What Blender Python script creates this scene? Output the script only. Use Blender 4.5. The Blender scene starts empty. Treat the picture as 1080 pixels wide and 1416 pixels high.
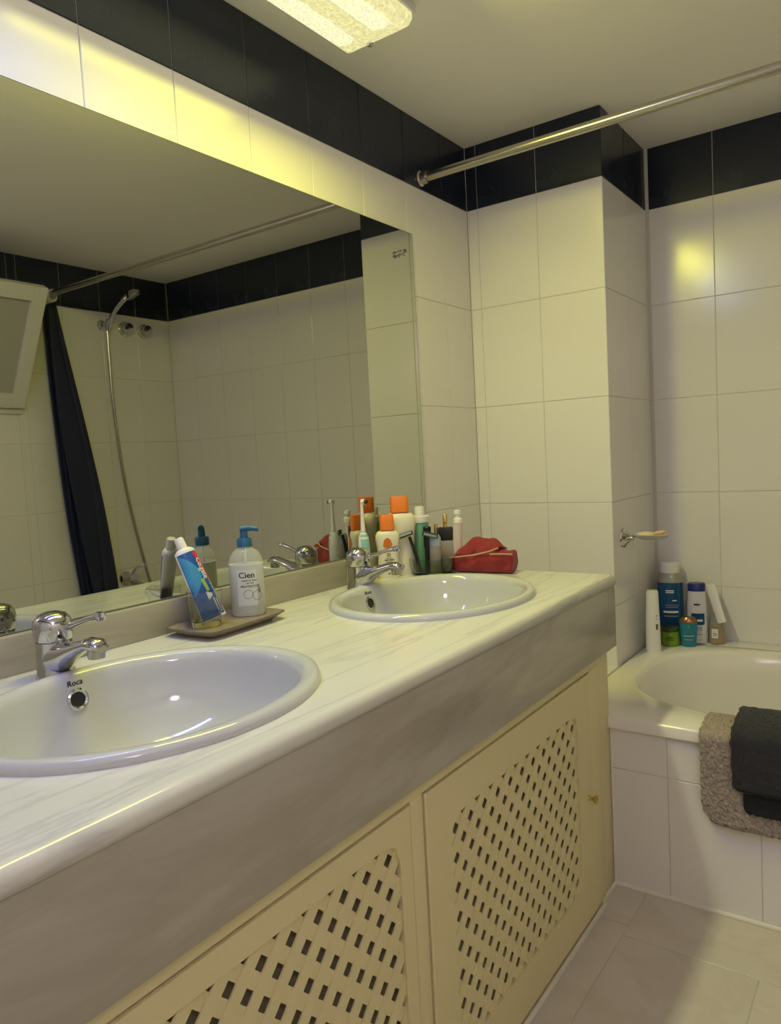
import bpy, bmesh, math, random
from mathutils import Vector, Matrix
random.seed(7)
PI = math.pi
sc = bpy.context.scene
COL = sc.collection

# ------------------------------------------------------------------ camera
CAM = Vector((1.1763, -2.1592, 1.0867))
YAW, PITCH, ROLL, FPX = 0.6190, -0.0723, -0.0533, 1028.87
fw = Vector((-math.sin(YAW)*math.cos(PITCH), math.cos(YAW)*math.cos(PITCH), math.sin(PITCH)))
rt = fw.cross(Vector((0, 0, 1))).normalized()
up = rt.cross(fw)
r2 = rt*math.cos(ROLL) + up*math.sin(ROLL)
u2 = -rt*math.sin(ROLL) + up*math.cos(ROLL)
camd = bpy.data.cameras.new('camera')
camd.sensor_fit = 'HORIZONTAL'; camd.sensor_width = 36.0
camd.lens = FPX/1080*36.0; camd.clip_start = 0.02
camo = bpy.data.objects.new('camera', camd); COL.objects.link(camo)
camo.matrix_world = Matrix(((r2.x, u2.x, -fw.x, CAM.x), (r2.y, u2.y, -fw.y, CAM.y), (r2.z, u2.z, -fw.z, CAM.z), (0, 0, 0, 1)))
sc.camera = camo

# ------------------------------------------------------------------ world, exposure, light levels
w = bpy.data.worlds.new('world'); sc.world = w; w.use_nodes = True
w.node_tree.nodes['Background'].inputs[0].default_value = (0.05, 0.055, 0.07, 1)
w.node_tree.nodes['Background'].inputs[1].default_value = 0.4
vs = sc.view_settings
vs.view_transform = 'Standard'; vs.look = 'None'; vs.exposure = 0.0; vs.gamma = 1.0; vs.use_curve_mapping = False
sc.cycles.max_bounces = 10; sc.cycles.diffuse_bounces = 5; sc.cycles.glossy_bounces = 6
sc.cycles.transmission_bounces = 10; sc.cycles.transparent_max_bounces = 10
sc.cycles.sample_clamp_indirect = 4.0
sc.cycles.caustics_reflective = True; sc.cycles.blur_glossy = 0.5; sc.cycles.caustics_refractive = False
TUBE_FAR_W, TUBE_FAR_C = 10.0, (1.0, 0.96, 0.11)     # ceiling fixture's light, tinted yellow for the colour cast
COOL_FILL_W, COOL_FILL_C = 6.4, (0.24, 0.33, 1.0)    # added cool light that tints the near end, no known tube
FILL_S, FILL_C = 20.0, (1.0, 0.82, 0.98)           # added fill light, out of view behind the camera
GX, GY = 1.50, -2.25
TILT = 0.50                                          # area lights turned off the wall to dim it, no reflector there
DIFF_S = 0.58                                        # glow of the diffuser itself

# ------------------------------------------------------------------ helpers: objects
def link(o, parent=None):
    COL.objects.link(o)
    if parent is not None: o.parent = parent
    return o
def tag(o, label=None, cat=None, group=None, kind=None):
    if label: o['label'] = label
    if cat: o['category'] = cat
    if group: o['group'] = group
    if kind: o['kind'] = kind
    return o
def thing(name, label, cat, loc=(0, 0, 0), rotz=0.0, group=None):
    o = bpy.data.objects.new(name, None); o.empty_display_size = 0.02
    o.location = loc; o.rotation_euler = (0, 0, rotz)
    link(o); return tag(o, label, cat, group)
class MB:
    def __init__(s): s.v = []; s.f = []
    def add(s, vs_, fs):
        n = len(s.v); s.v += [tuple(p) for p in vs_]; s.f += [tuple(i+n for i in f) for f in fs]; return s
    def box(s, x0, x1, y0, y1, z0, z1):
        v = [(x0,y0,z0),(x1,y0,z0),(x1,y1,z0),(x0,y1,z0),(x0,y0,z1),(x1,y0,z1),(x1,y1,z1),(x0,y1,z1)]
        return s.add(v, [(0,3,2,1),(4,5,6,7),(0,1,5,4),(1,2,6,5),(2,3,7,6),(3,0,4,7)])
    def loops(s, rows, closed=True, cap0=False, cap1=False):
        n = len(rows[0]); v = [p for r in rows for p in r]; f = []
        for i in range(len(rows)-1):
            for j in range(n if closed else n-1):
                k = (j+1) % n
                f.append((i*n+j, i*n+k, (i+1)*n+k, (i+1)*n+j))
        if cap0: f.append(tuple(reversed(range(n))))
        if cap1: f.append(tuple(range((len(rows)-1)*n, len(rows)*n)))
        return s.add(v, f)
    def lathe(s, prof, n=32, sx=1.0, sy=1.0, p=2.0, cx=0.0, cy=0.0, cap0=True, cap1=True):
        rows = []
        for r, z in prof:
            row = []
            for i in range(n):
                a = 2*PI*i/n; c, d = math.cos(a), math.sin(a)
                k = (abs(c)**p + abs(d)**p)**(-1.0/p)
                row.append((cx+r*sx*k*c, cy+r*sy*k*d, z))
            rows.append(row)
        return s.loops(rows, True, cap0, cap1)
    def tube(s, pts, r, n=10, caps=True):
        pts = [Vector(p) for p in pts]
        rs = r if isinstance(r, (list, tuple)) else [r]*len(pts)
        rows = []; prev = None
        for i, p in enumerate(pts):
            t = (pts[min(i+1, len(pts)-1)] - pts[max(i-1, 0)]).normalized()
            if prev is None:
                a = Vector((0,0,1)) if abs(t.z) < 0.9 else Vector((1,0,0))
                u = t.cross(a).normalized()
            else:
                u = (prev - t*prev.dot(t)).normalized()
            prev = u; q = t.cross(u)
            rows.append([p + (u*math.cos(2*PI*k/n) + q*math.sin(2*PI*k/n))*rs[i] for k in range(n)])
        return s.loops(rows, True, caps, caps)
    def xf(s, m):
        s.v = [tuple(m @ Vector(p)) for p in s.v]; return s
    def mesh(s, name, smooth=True, bevel=0.0, ang=0.6):
        me = bpy.data.meshes.new(name); me.from_pydata(s.v, [], s.f)
        bm = bmesh.new(); bm.from_mesh(me)
        bmesh.ops.recalc_face_normals(bm, faces=bm.faces)
        if bevel > 0:
            es = [e for e in bm.edges if len(e.link_faces) == 2 and e.calc_face_angle(0) > 0.6]
            bmesh.ops.bevel(bm, geom=es, offset=bevel, segments=2, profile=0.5, affect='EDGES', clamp_overlap=True)
        for f in bm.faces: f.smooth = smooth
        for e in bm.edges:
            if len(e.link_faces) == 2 and e.calc_face_angle(0) > ang: e.smooth = False
        bm.to_mesh(me); bm.free(); return me
    def build(s, name, mat, parent=None, smooth=True, bevel=0.0, ang=0.6):
        me = s.mesh(name, smooth, bevel, ang)
        me.materials.append(mat)
        return link(bpy.data.objects.new(name, me), parent)
def struct(name, mb, mat, **k):
    o = mb.build(name, mat, None, **k); o['kind'] = 'structure'; return o
def rays_rect(cx, cy, x0, x1, y0, y1, ang):
    c, s = math.cos(ang), math.sin(ang); t = 1e9
    if c > 1e-9: t = min(t, (x1-cx)/c)
    if c < -1e-9: t = min(t, (x0-cx)/c)
    if s > 1e-9: t = min(t, (y1-cy)/s)
    if s < -1e-9: t = min(t, (y0-cy)/s)
    return cx+t*c, cy+t*s
def sup(cx, cy, a, b, n, ang):
    c, s = math.cos(ang), math.sin(ang)
    r = (abs(c/a)**n + abs(s/b)**n)**(-1.0/n)
    return cx+r*c, cy+r*s
def ring_angles(cx, cy, x0, x1, y0, y1, n=72):
    cs = [math.atan2(y-cy, x-cx) % (2*PI) for x in (x0, x1) for y in (y0, y1)]
    an = sorted([2*PI*i/n for i in range(n)] + cs)
    out = [an[0]]
    for a in an[1:]:
        if a-out[-1] > 1e-4: out.append(a)
    return out
def catmull(pts, m=8):
    P = [Vector(p) for p in pts]; P = [P[0]*2-P[1]] + P + [P[-1]*2-P[-2]]; out = []
    for i in range(1, len(P)-2):
        for k in range(m):
            t = k/m; a, b, c, d = P[i-1], P[i], P[i+1], P[i+2]
            out.append(0.5*((2*b)+(c-a)*t+(2*a-5*b+4*c-d)*t*t+(3*b-a-3*c+d)*t**3))
    out.append(P[-2]); return out
def text_data(s, size, align='CENTER'):
    cu = bpy.data.curves.new('lettering', 'FONT'); cu.body = s; cu.size = size
    cu.align_x = align; cu.align_y = 'CENTER'; cu.resolution_u = 2
    o = bpy.data.objects.new('lettering', cu); COL.objects.link(o)
    dg = bpy.context.evaluated_depsgraph_get()
    me = bpy.data.meshes.new_from_object(o.evaluated_get(dg))
    V = [v.co.copy() for v in me.vertices]; F = [tuple(p.vertices) for p in me.polygons]
    bpy.data.objects.remove(o); bpy.data.curves.remove(cu); bpy.data.meshes.remove(me)
    return V, F
def lettering(s, size, fn, mat, parent, name='lettering', bold=0.0, stretch=1.0):
    V, F = text_data(s, size)
    mb = MB(); mb.add([fn(v.x*stretch, v.y) for v in V], F)
    if bold:
        for dx, dy in ((bold, 0), (-bold, 0), (0, bold)):
            mb.add([fn(v.x*stretch+dx, v.y+dy) for v in V], F)
    me = bpy.data.meshes.new(name); me.from_pydata(mb.v, [], mb.f); me.materials.append(mat)
    return link(bpy.data.objects.new(name, me), parent)
def face_cam(x, y):                       # rotation that turns local -Y to the camera position's side
    return math.atan2(CAM.y-y, CAM.x-x) + PI/2

# ------------------------------------------------------------------ helpers: materials
def mat(name, col, rough=0.5, metal=0.0, var=0.0, vscale=6.0, bump=0.0, bscale=40.0, trans=0.0, ior=1.45, spec=0.5, coat=0.0, sss=0.0, sheen=0.0, rvar=0.0, alpha=1.0):
    m = bpy.data.materials.new(name); m.use_nodes = True
    nt = m.node_tree; b = nt.nodes['Principled BSDF']
    b.inputs['Roughness'].default_value = rough; b.inputs['Metallic'].default_value = metal
    b.inputs['IOR'].default_value = ior; b.inputs['Specular IOR Level'].default_value = spec
    b.inputs['Transmission Weight'].default_value = trans; b.inputs['Coat Weight'].default_value = coat
    b.inputs['Sheen Weight'].default_value = sheen; b.inputs['Alpha'].default_value = alpha
    if sss: b.inputs['Subsurface Weight'].default_value = sss; b.inputs['Subsurface Radius'].default_value = (0.01, 0.01, 0.01)
    tc = nt.nodes.new('ShaderNodeTexCoord')
    c4 = tuple(col) + (1,)
    n1 = nt.nodes.new('ShaderNodeTexNoise'); n1.inputs['Scale'].default_value = vscale; n1.inputs['Detail'].default_value = 4
    nt.links.new(tc.outputs['Object'], n1.inputs['Vector'])
    mx = nt.nodes.new('ShaderNodeMix'); mx.data_type = 'RGBA'
    mx.inputs['A'].default_value = tuple(c*(1-var) for c in col) + (1,)
    mx.inputs['B'].default_value = tuple(min(1, c*(1+var)) for c in col) + (1,)
    nt.links.new(n1.outputs['Fac'], mx.inputs['Factor']); nt.links.new(mx.outputs['Result'], b.inputs['Base Color'])
    if rvar:
        mr = nt.nodes.new('ShaderNodeMapRange'); mr.inputs['To Min'].default_value = max(0, rough-rvar); mr.inputs['To Max'].default_value = rough+rvar
        mr.inputs['From Min'].default_value = 0.3; mr.inputs['From Max'].default_value = 0.7
        nt.links.new(n1.outputs['Fac'], mr.inputs['Value']); nt.links.new(mr.outputs['Result'], b.inputs['Roughness'])
    if bump:
        n2 = nt.nodes.new('ShaderNodeTexNoise'); n2.inputs['Scale'].default_value = bscale; n2.inputs['Detail'].default_value = 3
        nt.links.new(tc.outputs['Object'], n2.inputs['Vector'])
        bp = nt.nodes.new('ShaderNodeBump'); bp.inputs['Strength'].default_value = bump; bp.inputs['Distance'].default_value = 0.002
        nt.links.new(n2.outputs['Fac'], bp.inputs['Height']); nt.links.new(bp.outputs['Normal'], b.inputs['Normal'])
    return m
def marble(name, base, vein, scale, rough, width=0.12):
    m = bpy.data.materials.new(name); m.use_nodes = True
    nt = m.node_tree; b = nt.nodes['Principled BSDF']; b.inputs['Roughness'].default_value = rough
    tc = nt.nodes.new('ShaderNodeTexCoord'); mp = nt.nodes.new('ShaderNodeMapping')
    mp.inputs['Scale'].default_value = scale; mp.inputs['Rotation'].default_value = (0.15, 0.1, 0.12)
    nt.links.new(tc.outputs['Object'], mp.inputs['Vector'])
    n1 = nt.nodes.new('ShaderNodeTexNoise'); n1.inputs['Scale'].default_value = 1.0; n1.inputs['Detail'].default_value = 7
    n1.inputs['Roughness'].default_value = 0.6; n1.inputs['Distortion'].default_value = 0.5
    nt.links.new(mp.outputs['Vector'], n1.inputs['Vector'])
    sb = nt.nodes.new('ShaderNodeMath'); sb.operation = 'SUBTRACT'; sb.inputs[1].default_value = 0.5
    ab = nt.nodes.new('ShaderNodeMath'); ab.operation = 'ABSOLUTE'
    nt.links.new(n1.outputs['Fac'], sb.inputs[0]); nt.links.new(sb.outputs[0], ab.inputs[0])
    mr = nt.nodes.new('ShaderNodeMapRange'); mr.inputs['From Min'].default_value = 0.0; mr.inputs['From Max'].default_value = width
    nt.links.new(ab.outputs[0], mr.inputs['Value'])
    n2 = nt.nodes.new('ShaderNodeTexNoise'); n2.inputs['Scale'].default_value = 5; n2.inputs['Detail'].default_value = 5
    nt.links.new(tc.outputs['Object'], n2.inputs['Vector'])
    mx0 = nt.nodes.new('ShaderNodeMix'); mx0.data_type = 'RGBA'
    mx0.inputs['A'].default_value = tuple(base)+(1,); mx0.inputs['B'].default_value = tuple(c*0.82 for c in base)+(1,)
    nt.links.new(n2.outputs['Fac'], mx0.inputs['Factor'])
    mx = nt.nodes.new('ShaderNodeMix'); mx.data_type = 'RGBA'; mx.inputs['A'].default_value = tuple(vein)+(1,)
    nt.links.new(mr.outputs['Result'], mx.inputs['Factor']); nt.links.new(mx0.outputs['Result'], mx.inputs['B'])
    nt.links.new(mx.outputs['Result'], b.inputs['Base Color'])
    return m
M = {}
M['tile'] = mat('white_tile', (0.80, 0.78, 0.75), 0.18, var=0.03, vscale=3, bump=0.10, bscale=9, rvar=0.04)
M['dark_tile'] = mat('navy_tile', (0.014, 0.018, 0.036), 0.24, var=0.2, vscale=5, bump=0.10, bscale=9, rvar=0.05)
M['grout'] = mat('grout', (0.66, 0.64, 0.58), 0.8, var=0.06)
M['plaster'] = mat('ceiling_paint', (0.90, 0.88, 0.85), 0.85, var=0.03, vscale=2, bump=0.15, bscale=60)
M['mirror'] = mat('mirror_silver', (0.56, 0.57, 0.52), 0.012, metal=1.0, var=0.02, vscale=4, rvar=0.01)
M['mirror_edge'] = mat('mirror_edge', (0.06, 0.08, 0.07), 0.3)
M['chrome'] = mat('chrome', (0.58, 0.58, 0.60), 0.10, metal=1.0, var=0.03, rvar=0.04)
M['steel'] = mat('brushed_steel', (0.50, 0.47, 0.42), 0.25, metal=1.0, var=0.05)
M['ceramic'] = mat('basin_ceramic', (0.55, 0.56, 0.56), 0.08, var=0.01, coat=0.3)
M['acrylic'] = mat('tub_enamel', (0.84, 0.81, 0.76), 0.14, var=0.02)
M['marble'] = marble('worktop_marble', (0.76, 0.755, 0.70), (0.58, 0.58, 0.56), (11, 1.1, 6), 0.16, 0.030)
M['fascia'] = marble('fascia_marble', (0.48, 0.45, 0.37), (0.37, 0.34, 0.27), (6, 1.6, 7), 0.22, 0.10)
M['floor'] = marble('floor_marble', (0.70, 0.65, 0.57), (0.60, 0.55, 0.47), (2.5, 4, 3), 0.28, 0.05)
M['paint'] = mat('cabinet_paint', (0.72, 0.64, 0.36), 0.42, var=0.03, vscale=5)
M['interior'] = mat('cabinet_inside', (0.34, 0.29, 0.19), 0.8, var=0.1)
M['silicone'] = mat('silicone', (0.78, 0.75, 0.68), 0.35, var=0.04)
M['white_pl'] = mat('white_plastic', (0.78, 0.77, 0.74), 0.3, var=0.02)
M['pvc'] = mat('window_pvc', (0.72, 0.70, 0.66), 0.3, var=0.02)
M['cream'] = mat('cream_plastic', (0.80, 0.76, 0.60), 0.35, var=0.02, sss=0.1)
M['orange'] = mat('orange_plastic', (0.85, 0.22, 0.02), 0.35, var=0.04)
M['orange_print'] = mat('orange_print', (0.62, 0.16, 0.02), 0.5, var=0.3, vscale=60)
M['ink'] = mat('dark_ink', (0.03, 0.03, 0.035), 0.6, var=0.1)
M['grey_ink'] = mat('grey_ink', (0.22, 0.24, 0.22), 0.6, var=0.1)
M['white_ink'] = mat('white_ink', (0.80, 0.80, 0.78), 0.5, var=0.05)
M['blue_pump'] = mat('blue_pump_plastic', (0.02, 0.12, 0.23), 0.3, var=0.04)
M['clear'] = mat('clear_glass', (0.97, 0.98, 0.97), 0.02, trans=1.0, ior=1.45, var=0.0)
M['bottle_clear'] = mat('clear_bottle', (0.93, 0.94, 0.92), 0.06, trans=0.95, ior=1.08, var=0.0)
M['gel'] = mat('milky_soap', (0.70, 0.73, 0.66), 0.18, var=0.05, trans=0.10, ior=1.1)
M['thin_clear'] = mat('thin_clear_plastic', (0.80, 0.82, 0.78), 0.08, var=0.03, alpha=0.28)
M['dish'] = mat('frosted_dish', (0.62, 0.62, 0.62), 0.12, var=0.03, alpha=0.72)
M['grey_pane'] = mat('pane_reflection_grey', (0.55, 0.54, 0.50), 0.25, var=0.03, alpha=0.75)  # grey colour stands in for the reflection on clear glass
M['label_pale'] = mat('pale_label', (0.70, 0.73, 0.67), 0.4, var=0.03)
M['tp_blue'] = mat('toothpaste_blue', (0.02, 0.10, 0.36), 0.3, var=0.25, vscale=25)
M['tp_light'] = mat('toothpaste_light_blue', (0.05, 0.30, 0.55), 0.3, var=0.2, vscale=25)
M['tp_red'] = mat('toothpaste_red', (0.62, 0.03, 0.05), 0.3, var=0.1)
M['tp_green'] = mat('toothpaste_green', (0.35, 0.50, 0.08), 0.4, var=0.1)
M['tray'] = mat('mottled_tray', (0.27, 0.22, 0.16), 0.35, var=0.6, vscale=45)
M['tray_rim'] = mat('tray_rim', (0.14, 0.12, 0.10), 0.35, var=0.3, vscale=30)
M['teal'] = mat('mint_rubber', (0.28, 0.55, 0.50), 0.4, var=0.05)
M['black'] = mat('black_plastic', (0.012, 0.013, 0.014), 0.35, var=0.1)
M['green_cap'] = mat('green_label', (0.22, 0.50, 0.32), 0.35, var=0.08)
M['green_glass'] = mat('green_tint_glass', (0.72, 0.86, 0.80), 0.04, trans=1.0, ior=1.3, var=0.0)
M['gold'] = mat('gold_metal', (0.70, 0.52, 0.18), 0.25, metal=1.0, var=0.05)
M['pink_tube'] = mat('pale_pink_tube', (0.70, 0.58, 0.52), 0.4, var=0.05)
M['steel_blue'] = mat('steel_blue_plastic', (0.30, 0.36, 0.40), 0.4, var=0.06)
M['smoky'] = mat('smoky_bottle', (0.30, 0.26, 0.24), 0.15, var=0.2, vscale=30)
M['red'] = mat('red_fabric', (0.26, 0.016, 0.022), 0.75, var=0.15, vscale=50, bump=0.3, bscale=300, sheen=0.2)
M['zip'] = mat('tan_piping', (0.52, 0.36, 0.22), 0.6, var=0.1)
M['curtain'] = mat('navy_curtain', (0.009, 0.013, 0.046), 0.6, var=0.25, vscale=12)
M['mat'] = mat('taupe_bath_mat', (0.38, 0.32, 0.27), 0.95, var=0.75, vscale=200, bump=0.6, bscale=350, sheen=0.1)
M['towel'] = mat('charcoal_towel', (0.030, 0.030, 0.038), 0.95, var=0.5, vscale=260, bump=0.6, bscale=350, sheen=0.15)
M['towel_band'] = mat('towel_band', (0.016, 0.016, 0.020), 0.9, var=0.3, vscale=150)
M['blue_gel'] = mat('blue_gel_bottle', (0.012, 0.085, 0.20), 0.15, var=0.15, vscale=12)
M['clear_grey'] = mat('empty_bottle_top', (0.34, 0.34, 0.31), 0.15, var=0.1)
M['navy_cap'] = mat('navy_cap', (0.02, 0.03, 0.22), 0.3, var=0.05)
M['lime'] = mat('lime_jar', (0.17, 0.31, 0.025), 0.25, var=0.2, vscale=40)
M['lime_lid'] = mat('dark_olive_lid', (0.05, 0.08, 0.03), 0.35, var=0.2)
M['turq'] = mat('turquoise_tube', (0.022, 0.21, 0.29), 0.3, var=0.08)
M['bronze'] = mat('bronze_cap', (0.35, 0.18, 0.08), 0.25, metal=0.8, var=0.1)
M['tan_liquid'] = mat('tan_liquid', (0.38, 0.29, 0.17), 0.2, var=0.1)
M['soap_cream'] = mat('cream_soap', (0.80, 0.70, 0.50), 0.45, var=0.05, sss=0.2)
M['soap_orange'] = mat('peach_soap', (0.78, 0.50, 0.30), 0.45, var=0.05, sss=0.2)
M['shutter'] = mat('tan_shutter', (0.62, 0.50, 0.34), 0.5, var=0.05)
M['door'] = mat('door_paint', (0.62, 0.57, 0.50), 0.45, var=0.04)
M['drain'] = mat('overflow_dark', (0.02, 0.02, 0.02), 0.5, var=0.1)
def emis(name, col, strength, scale):
    m = bpy.data.materials.new(name); m.use_nodes = True
    nt = m.node_tree; b = nt.nodes['Principled BSDF']; b.inputs['Roughness'].default_value = 0.25
    b.inputs['Base Color'].default_value = (0.6, 0.58, 0.45, 1)
    tc = nt.nodes.new('ShaderNodeTexCoord'); vo = nt.nodes.new('ShaderNodeTexVoronoi'); vo.inputs['Scale'].default_value = scale
    nt.links.new(tc.outputs['Object'], vo.inputs['Vector'])
    bp = nt.nodes.new('ShaderNodeBump'); bp.inputs['Strength'].default_value = 0.6; bp.inputs['Distance'].default_value = 0.003
    nt.links.new(vo.outputs['Distance'], bp.inputs['Height']); nt.links.new(bp.outputs['Normal'], b.inputs['Normal'])
    mr = nt.nodes.new('ShaderNodeMapRange'); mr.inputs['To Min'].default_value = strength*0.7; mr.inputs['To Max'].default_value = strength*1.5
    nt.links.new(vo.outputs['Distance'], mr.inputs['Value'])
    b.inputs['Emission Color'].default_value = tuple(col)+(1,)
    nt.links.new(mr.outputs['Result'], b.inputs['Emission Strength'])
    return m

# ------------------------------------------------------------------ dimensions
W = 2.0343            # right wall
CE = 2.0544           # ceiling
XP, Y2 = 0.4404, 0.4199
YF = -2.75            # wall behind the camera
ROWS = [0.0, 0.2972, 0.6093, 0.9214, 1.2335, 1.5456, 1.8577, CE]
K = 0.7791            # worktop height
XC, YE = 0.5872, -0.4089
MZ0, MZ1, MY1, MY0 = 0.8416, 1.7163, -0.3391, -2.30

# ------------------------------------------------------------------ tiles
_tile_cache = {}
def tile_mesh(wd, ht, m, d=0.003, b=0.0012):
    key = (round(wd, 4), round(ht, 4), m.name)
    if key in _tile_cache: return _tile_cache[key]
    x, z = wd/2, ht/2
    def r(y, i): return [(-x+i, y, -z+i), (x-i, y, -z+i), (x-i, y, z-i), (-x+i, y, z-i)]
    v = r(d, 0) + r(b*0.7, 0) + r(0, b)
    f = [(a+k, a+(k+1) % 4, a+4+(k+1) % 4, a+4+k) for a in (0, 4) for k in range(4)] + [(8, 9, 10, 11)]
    me = bpy.data.meshes.new('tile'); me.from_pydata(v, [], f); me.materials.append(m)
    me.update(); _tile_cache[key] = me; return me
G = 0.0009
def lay(parent, us, vs_, place, rot, skip=None, pick=None, jitter=0.0012):
    for i in range(len(us)-1):
        for j in range(len(vs_)-1):
            u0, u1, v0, v1 = us[i], us[i+1], vs_[j], vs_[j+1]
            if skip and skip(u0, u1, v0, v1): continue
            m = pick(u0, u1, v0, v1) if pick else M['tile']
            o = bpy.data.objects.new('tile', tile_mesh(u1-u0-2*G, v1-v0-2*G, m))
            o.location = place((u0+u1)/2, (v0+v1)/2)
            o.rotation_euler = (rot[0]+random.uniform(-jitter, jitter), rot[1], rot[2]+random.uniform(-jitter, jitter))
            link(o, parent)
def band(u0, u1, v0, v1): return M['dark_tile'] if v0 > 1.85 else M['tile']
def joints(start, lo, hi, step=0.2):
    k = start
    while k > lo: k -= step
    out = [lo]
    while k < hi:
        if k > lo+0.01 and k < hi-0.004: out.append(k)
        k += step
    return out + [hi]

# ------------------------------------------------------------------ room shell
wl = struct('wall_left', MB().box(-0.12, -0.0022, YF-0.12, 0.0, -0.1, CE+0.1), M['grout'], smooth=False)
lay(wl, joints(-0.1549, YF, 0.0), ROWS, lambda u, v: (0.0, u, v), (0, 0, PI/2),
    skip=lambda u0, u1, v0, v1: (u1 < MY1-0.03 and v1 < 1.6 and u0 > MY0) or (u0 > MY0 and v1 < K-0.1 and u1 < YE), pick=band)
wp = struct('wall_far_left', MB().box(-0.12, XP-0.0022, 0.0022, Y2+0.12, -0.1, CE+0.1), M['grout'], smooth=False)
lay(wp, [0.0, 0.0377, 0.2377, XP], ROWS, lambda u, v: (u, 0.0, v), (0, 0, 0), pick=band)
lay(wp, [0.0, 0.206, 0.399, Y2], ROWS, lambda u, v: (XP, u, v), (0, 0, PI/2), pick=band)
wb = struct('wall_back', MB().box(XP-0.01, W+0.12, Y2+0.0022, Y2+0.12, -0.1, CE+0.1), M['grout'], smooth=False)
lay(wb, [XP+0.0095]+[0.6498+0.2*i for i in range(7)]+[W], ROWS, lambda u, v: (u, Y2, v), (0, 0, 0), pick=band)
WY0, WY1, WZ0, WZ1 = -1.12, -0.42, 1.39, 1.8577
rw = MB()
rw.box(W+0.0022, W+0.2, YF-0.12, WY0, -0.1, CE+0.1).box(W+0.0022, W+0.2, WY1, Y2+0.12, -0.1, CE+0.1)
rw.box(W+0.0022, W+0.2, WY0, WY1, -0.1, WZ0).box(W+0.0022, W+0.2, WY0, WY1, WZ1, CE+0.1)
wr = struct('wall_right', rw, M['grout'], smooth=False)
rj = sorted(set(joints(0.022, YF, Y2) + [WY0, WY1]))
rz = sorted(ROWS + [WZ0])
lay(wr, rj, ROWS, lambda u, v: (W, u, v), (0, 0, -PI/2), pick=band,
    skip=lambda u0, u1, v0, v1: u0 > WY0-0.01 and u1 < WY1+0.01 and v1 > WZ0 and v0 < WZ1-0.01)
rowb = [r for r in ROWS if r < WZ0][-1]
lay(wr, [u for u in rj if WY0-0.001 <= u <= WY1+0.001], [rowb, WZ0], lambda u, v: (W, u, v), (0, 0, -PI/2))
wf = struct('wall_front', MB().box(-0.12, W+0.2, YF-0.12, YF-0.0022, -0.1, CE+0.1), M['grout'], smooth=False)
lay(wf, [0.0, 0.1]+[0.1+0.2*i for i in range(1, 10)]+[W], ROWS, lambda u, v: (u, YF, v), (0, 0, PI), pick=band,
    skip=lambda u0, u1, v0, v1: u0 > 1.05 and u1 < 1.95 and v0 < 1.80)
dr = MB().box(1.1, 1.9, YF-0.03, YF+0.004, 0.0, 1.85)
d1 = struct('door_1', dr, M['door'], bevel=0.003)
MB().lathe([(0.0, 0), (0.022, 0), (0.022, 0.008), (0.009, 0.012), (0.009, 0.05), (0.0, 0.052)], 16).xf(Matrix.Translation((1.18, YF+0.004, 0.95)) @ Matrix.Rotation(-PI/2, 4, 'X')).tube([(1.18, YF+0.05, 0.95), (1.29, YF+0.05, 0.95)], 0.008).build('door_handle', M['steel'], d1)
struct('ceiling', MB().box(-0.12, W+0.2, YF-0.12, Y2+0.12, CE, CE+0.1), M['plaster'], smooth=False)
fl = struct('floor', MB().box(-0.12, W+0.2, YF-0.12, Y2+0.12, -0.1, -0.002), M['grout'], smooth=False)
FROT = (-PI/2, 0, 0)
fplace = lambda u, v: (u, v, 0.0)
fp = lambda *a: M['floor']
lay(fl, [0.236, 0.636], [-2.75, -2.56, -2.16, -1.76, -1.36, -0.96, -0.558, YE], fplace, FROT, pick=fp, jitter=0)
lay(fl, [0.636, 1.036, 1.436, 1.836, W], [-0.597, YE], fplace, FROT, pick=fp, jitter=0)
for r in range(6):
    y1 = -0.597-0.4*r; y0 = max(YF, y1-0.4)
    xs = [0.636, 0.914, 1.314, 1.714, W] if r % 2 == 0 else [0.636, 1.036, 1.436, 1.836, W]
    if y1-y0 > 0.05: lay(fl, xs, [y0, y1], fplace, FROT, pick=fp, jitter=0)

# ------------------------------------------------------------------ ceiling light (two tubes behind a prismatic diffuser)
LX0, LX1, LY0, LY1, LD = 0.112, 0.292, -2.00, -0.738, 0.056  # near end lengthened out of view to hold the added cool light
cl = thing('ceiling_light', 'long fluorescent ceiling light with yellowish textured diffuser above the mirror', 'lamp', ((LX0+LX1)/2, (LY0+LY1)/2, CE))
hw, hl = (LX1-LX0)/2, (LY1-LY0)/2
MB().box(-hw-0.006, hw+0.006, -hl-0.006, hl+0.006, -0.018, 0).build('housing', M['white_pl'], cl, bevel=0.003)
dif = MB(); rows = []
for s_, z_ in ((0.0, -0.018), (0.0, -0.03), (0.006, -0.045), (0.020, -0.055), (0.036, -LD)):
    rows.append([(-hw+s_, -hl+s_, z_), (hw-s_, -hl+s_, z_), (hw-s_, hl-s_, z_), (-hw+s_, hl-s_, z_)])
dif.loops(rows, True, False, True)
M['diffuser'] = emis('lit_diffuser', (1.0, 0.94, 0.44), DIFF_S, 150)
M['tube_glow'] = emis('lit_tube_strip', (1.0, 0.98, 0.62), DIFF_S*1.3, 200)
dfo = dif.build('diffuser', M['diffuser'], cl, smooth=True, bevel=0.004)
for sx in (-0.047, 0.047):
    MB().lathe([(0.0, -hl+0.05), (0.024, -hl+0.06), (0.027, 0.0), (0.024, hl-0.06), (0.0, hl-0.05)], 16).xf(Matrix.Translation((sx, 0, -LD+0.0005)) @ Matrix.Rotation(-PI/2, 4, 'X') @ Matrix.Scale(0.10, 4, (0, 1, 0))).build('glowing_strip', M['tube_glow'], dfo)
MB().lathe([(0.0, 0.0), (0.005, 0.0), (0.0075, -0.004), (0.006, -0.010), (0.0, -0.012)], 16).xf(Matrix.Translation((-0.01, hl-0.022, -0.050))).build('knob', M['chrome'], dfo)
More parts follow.
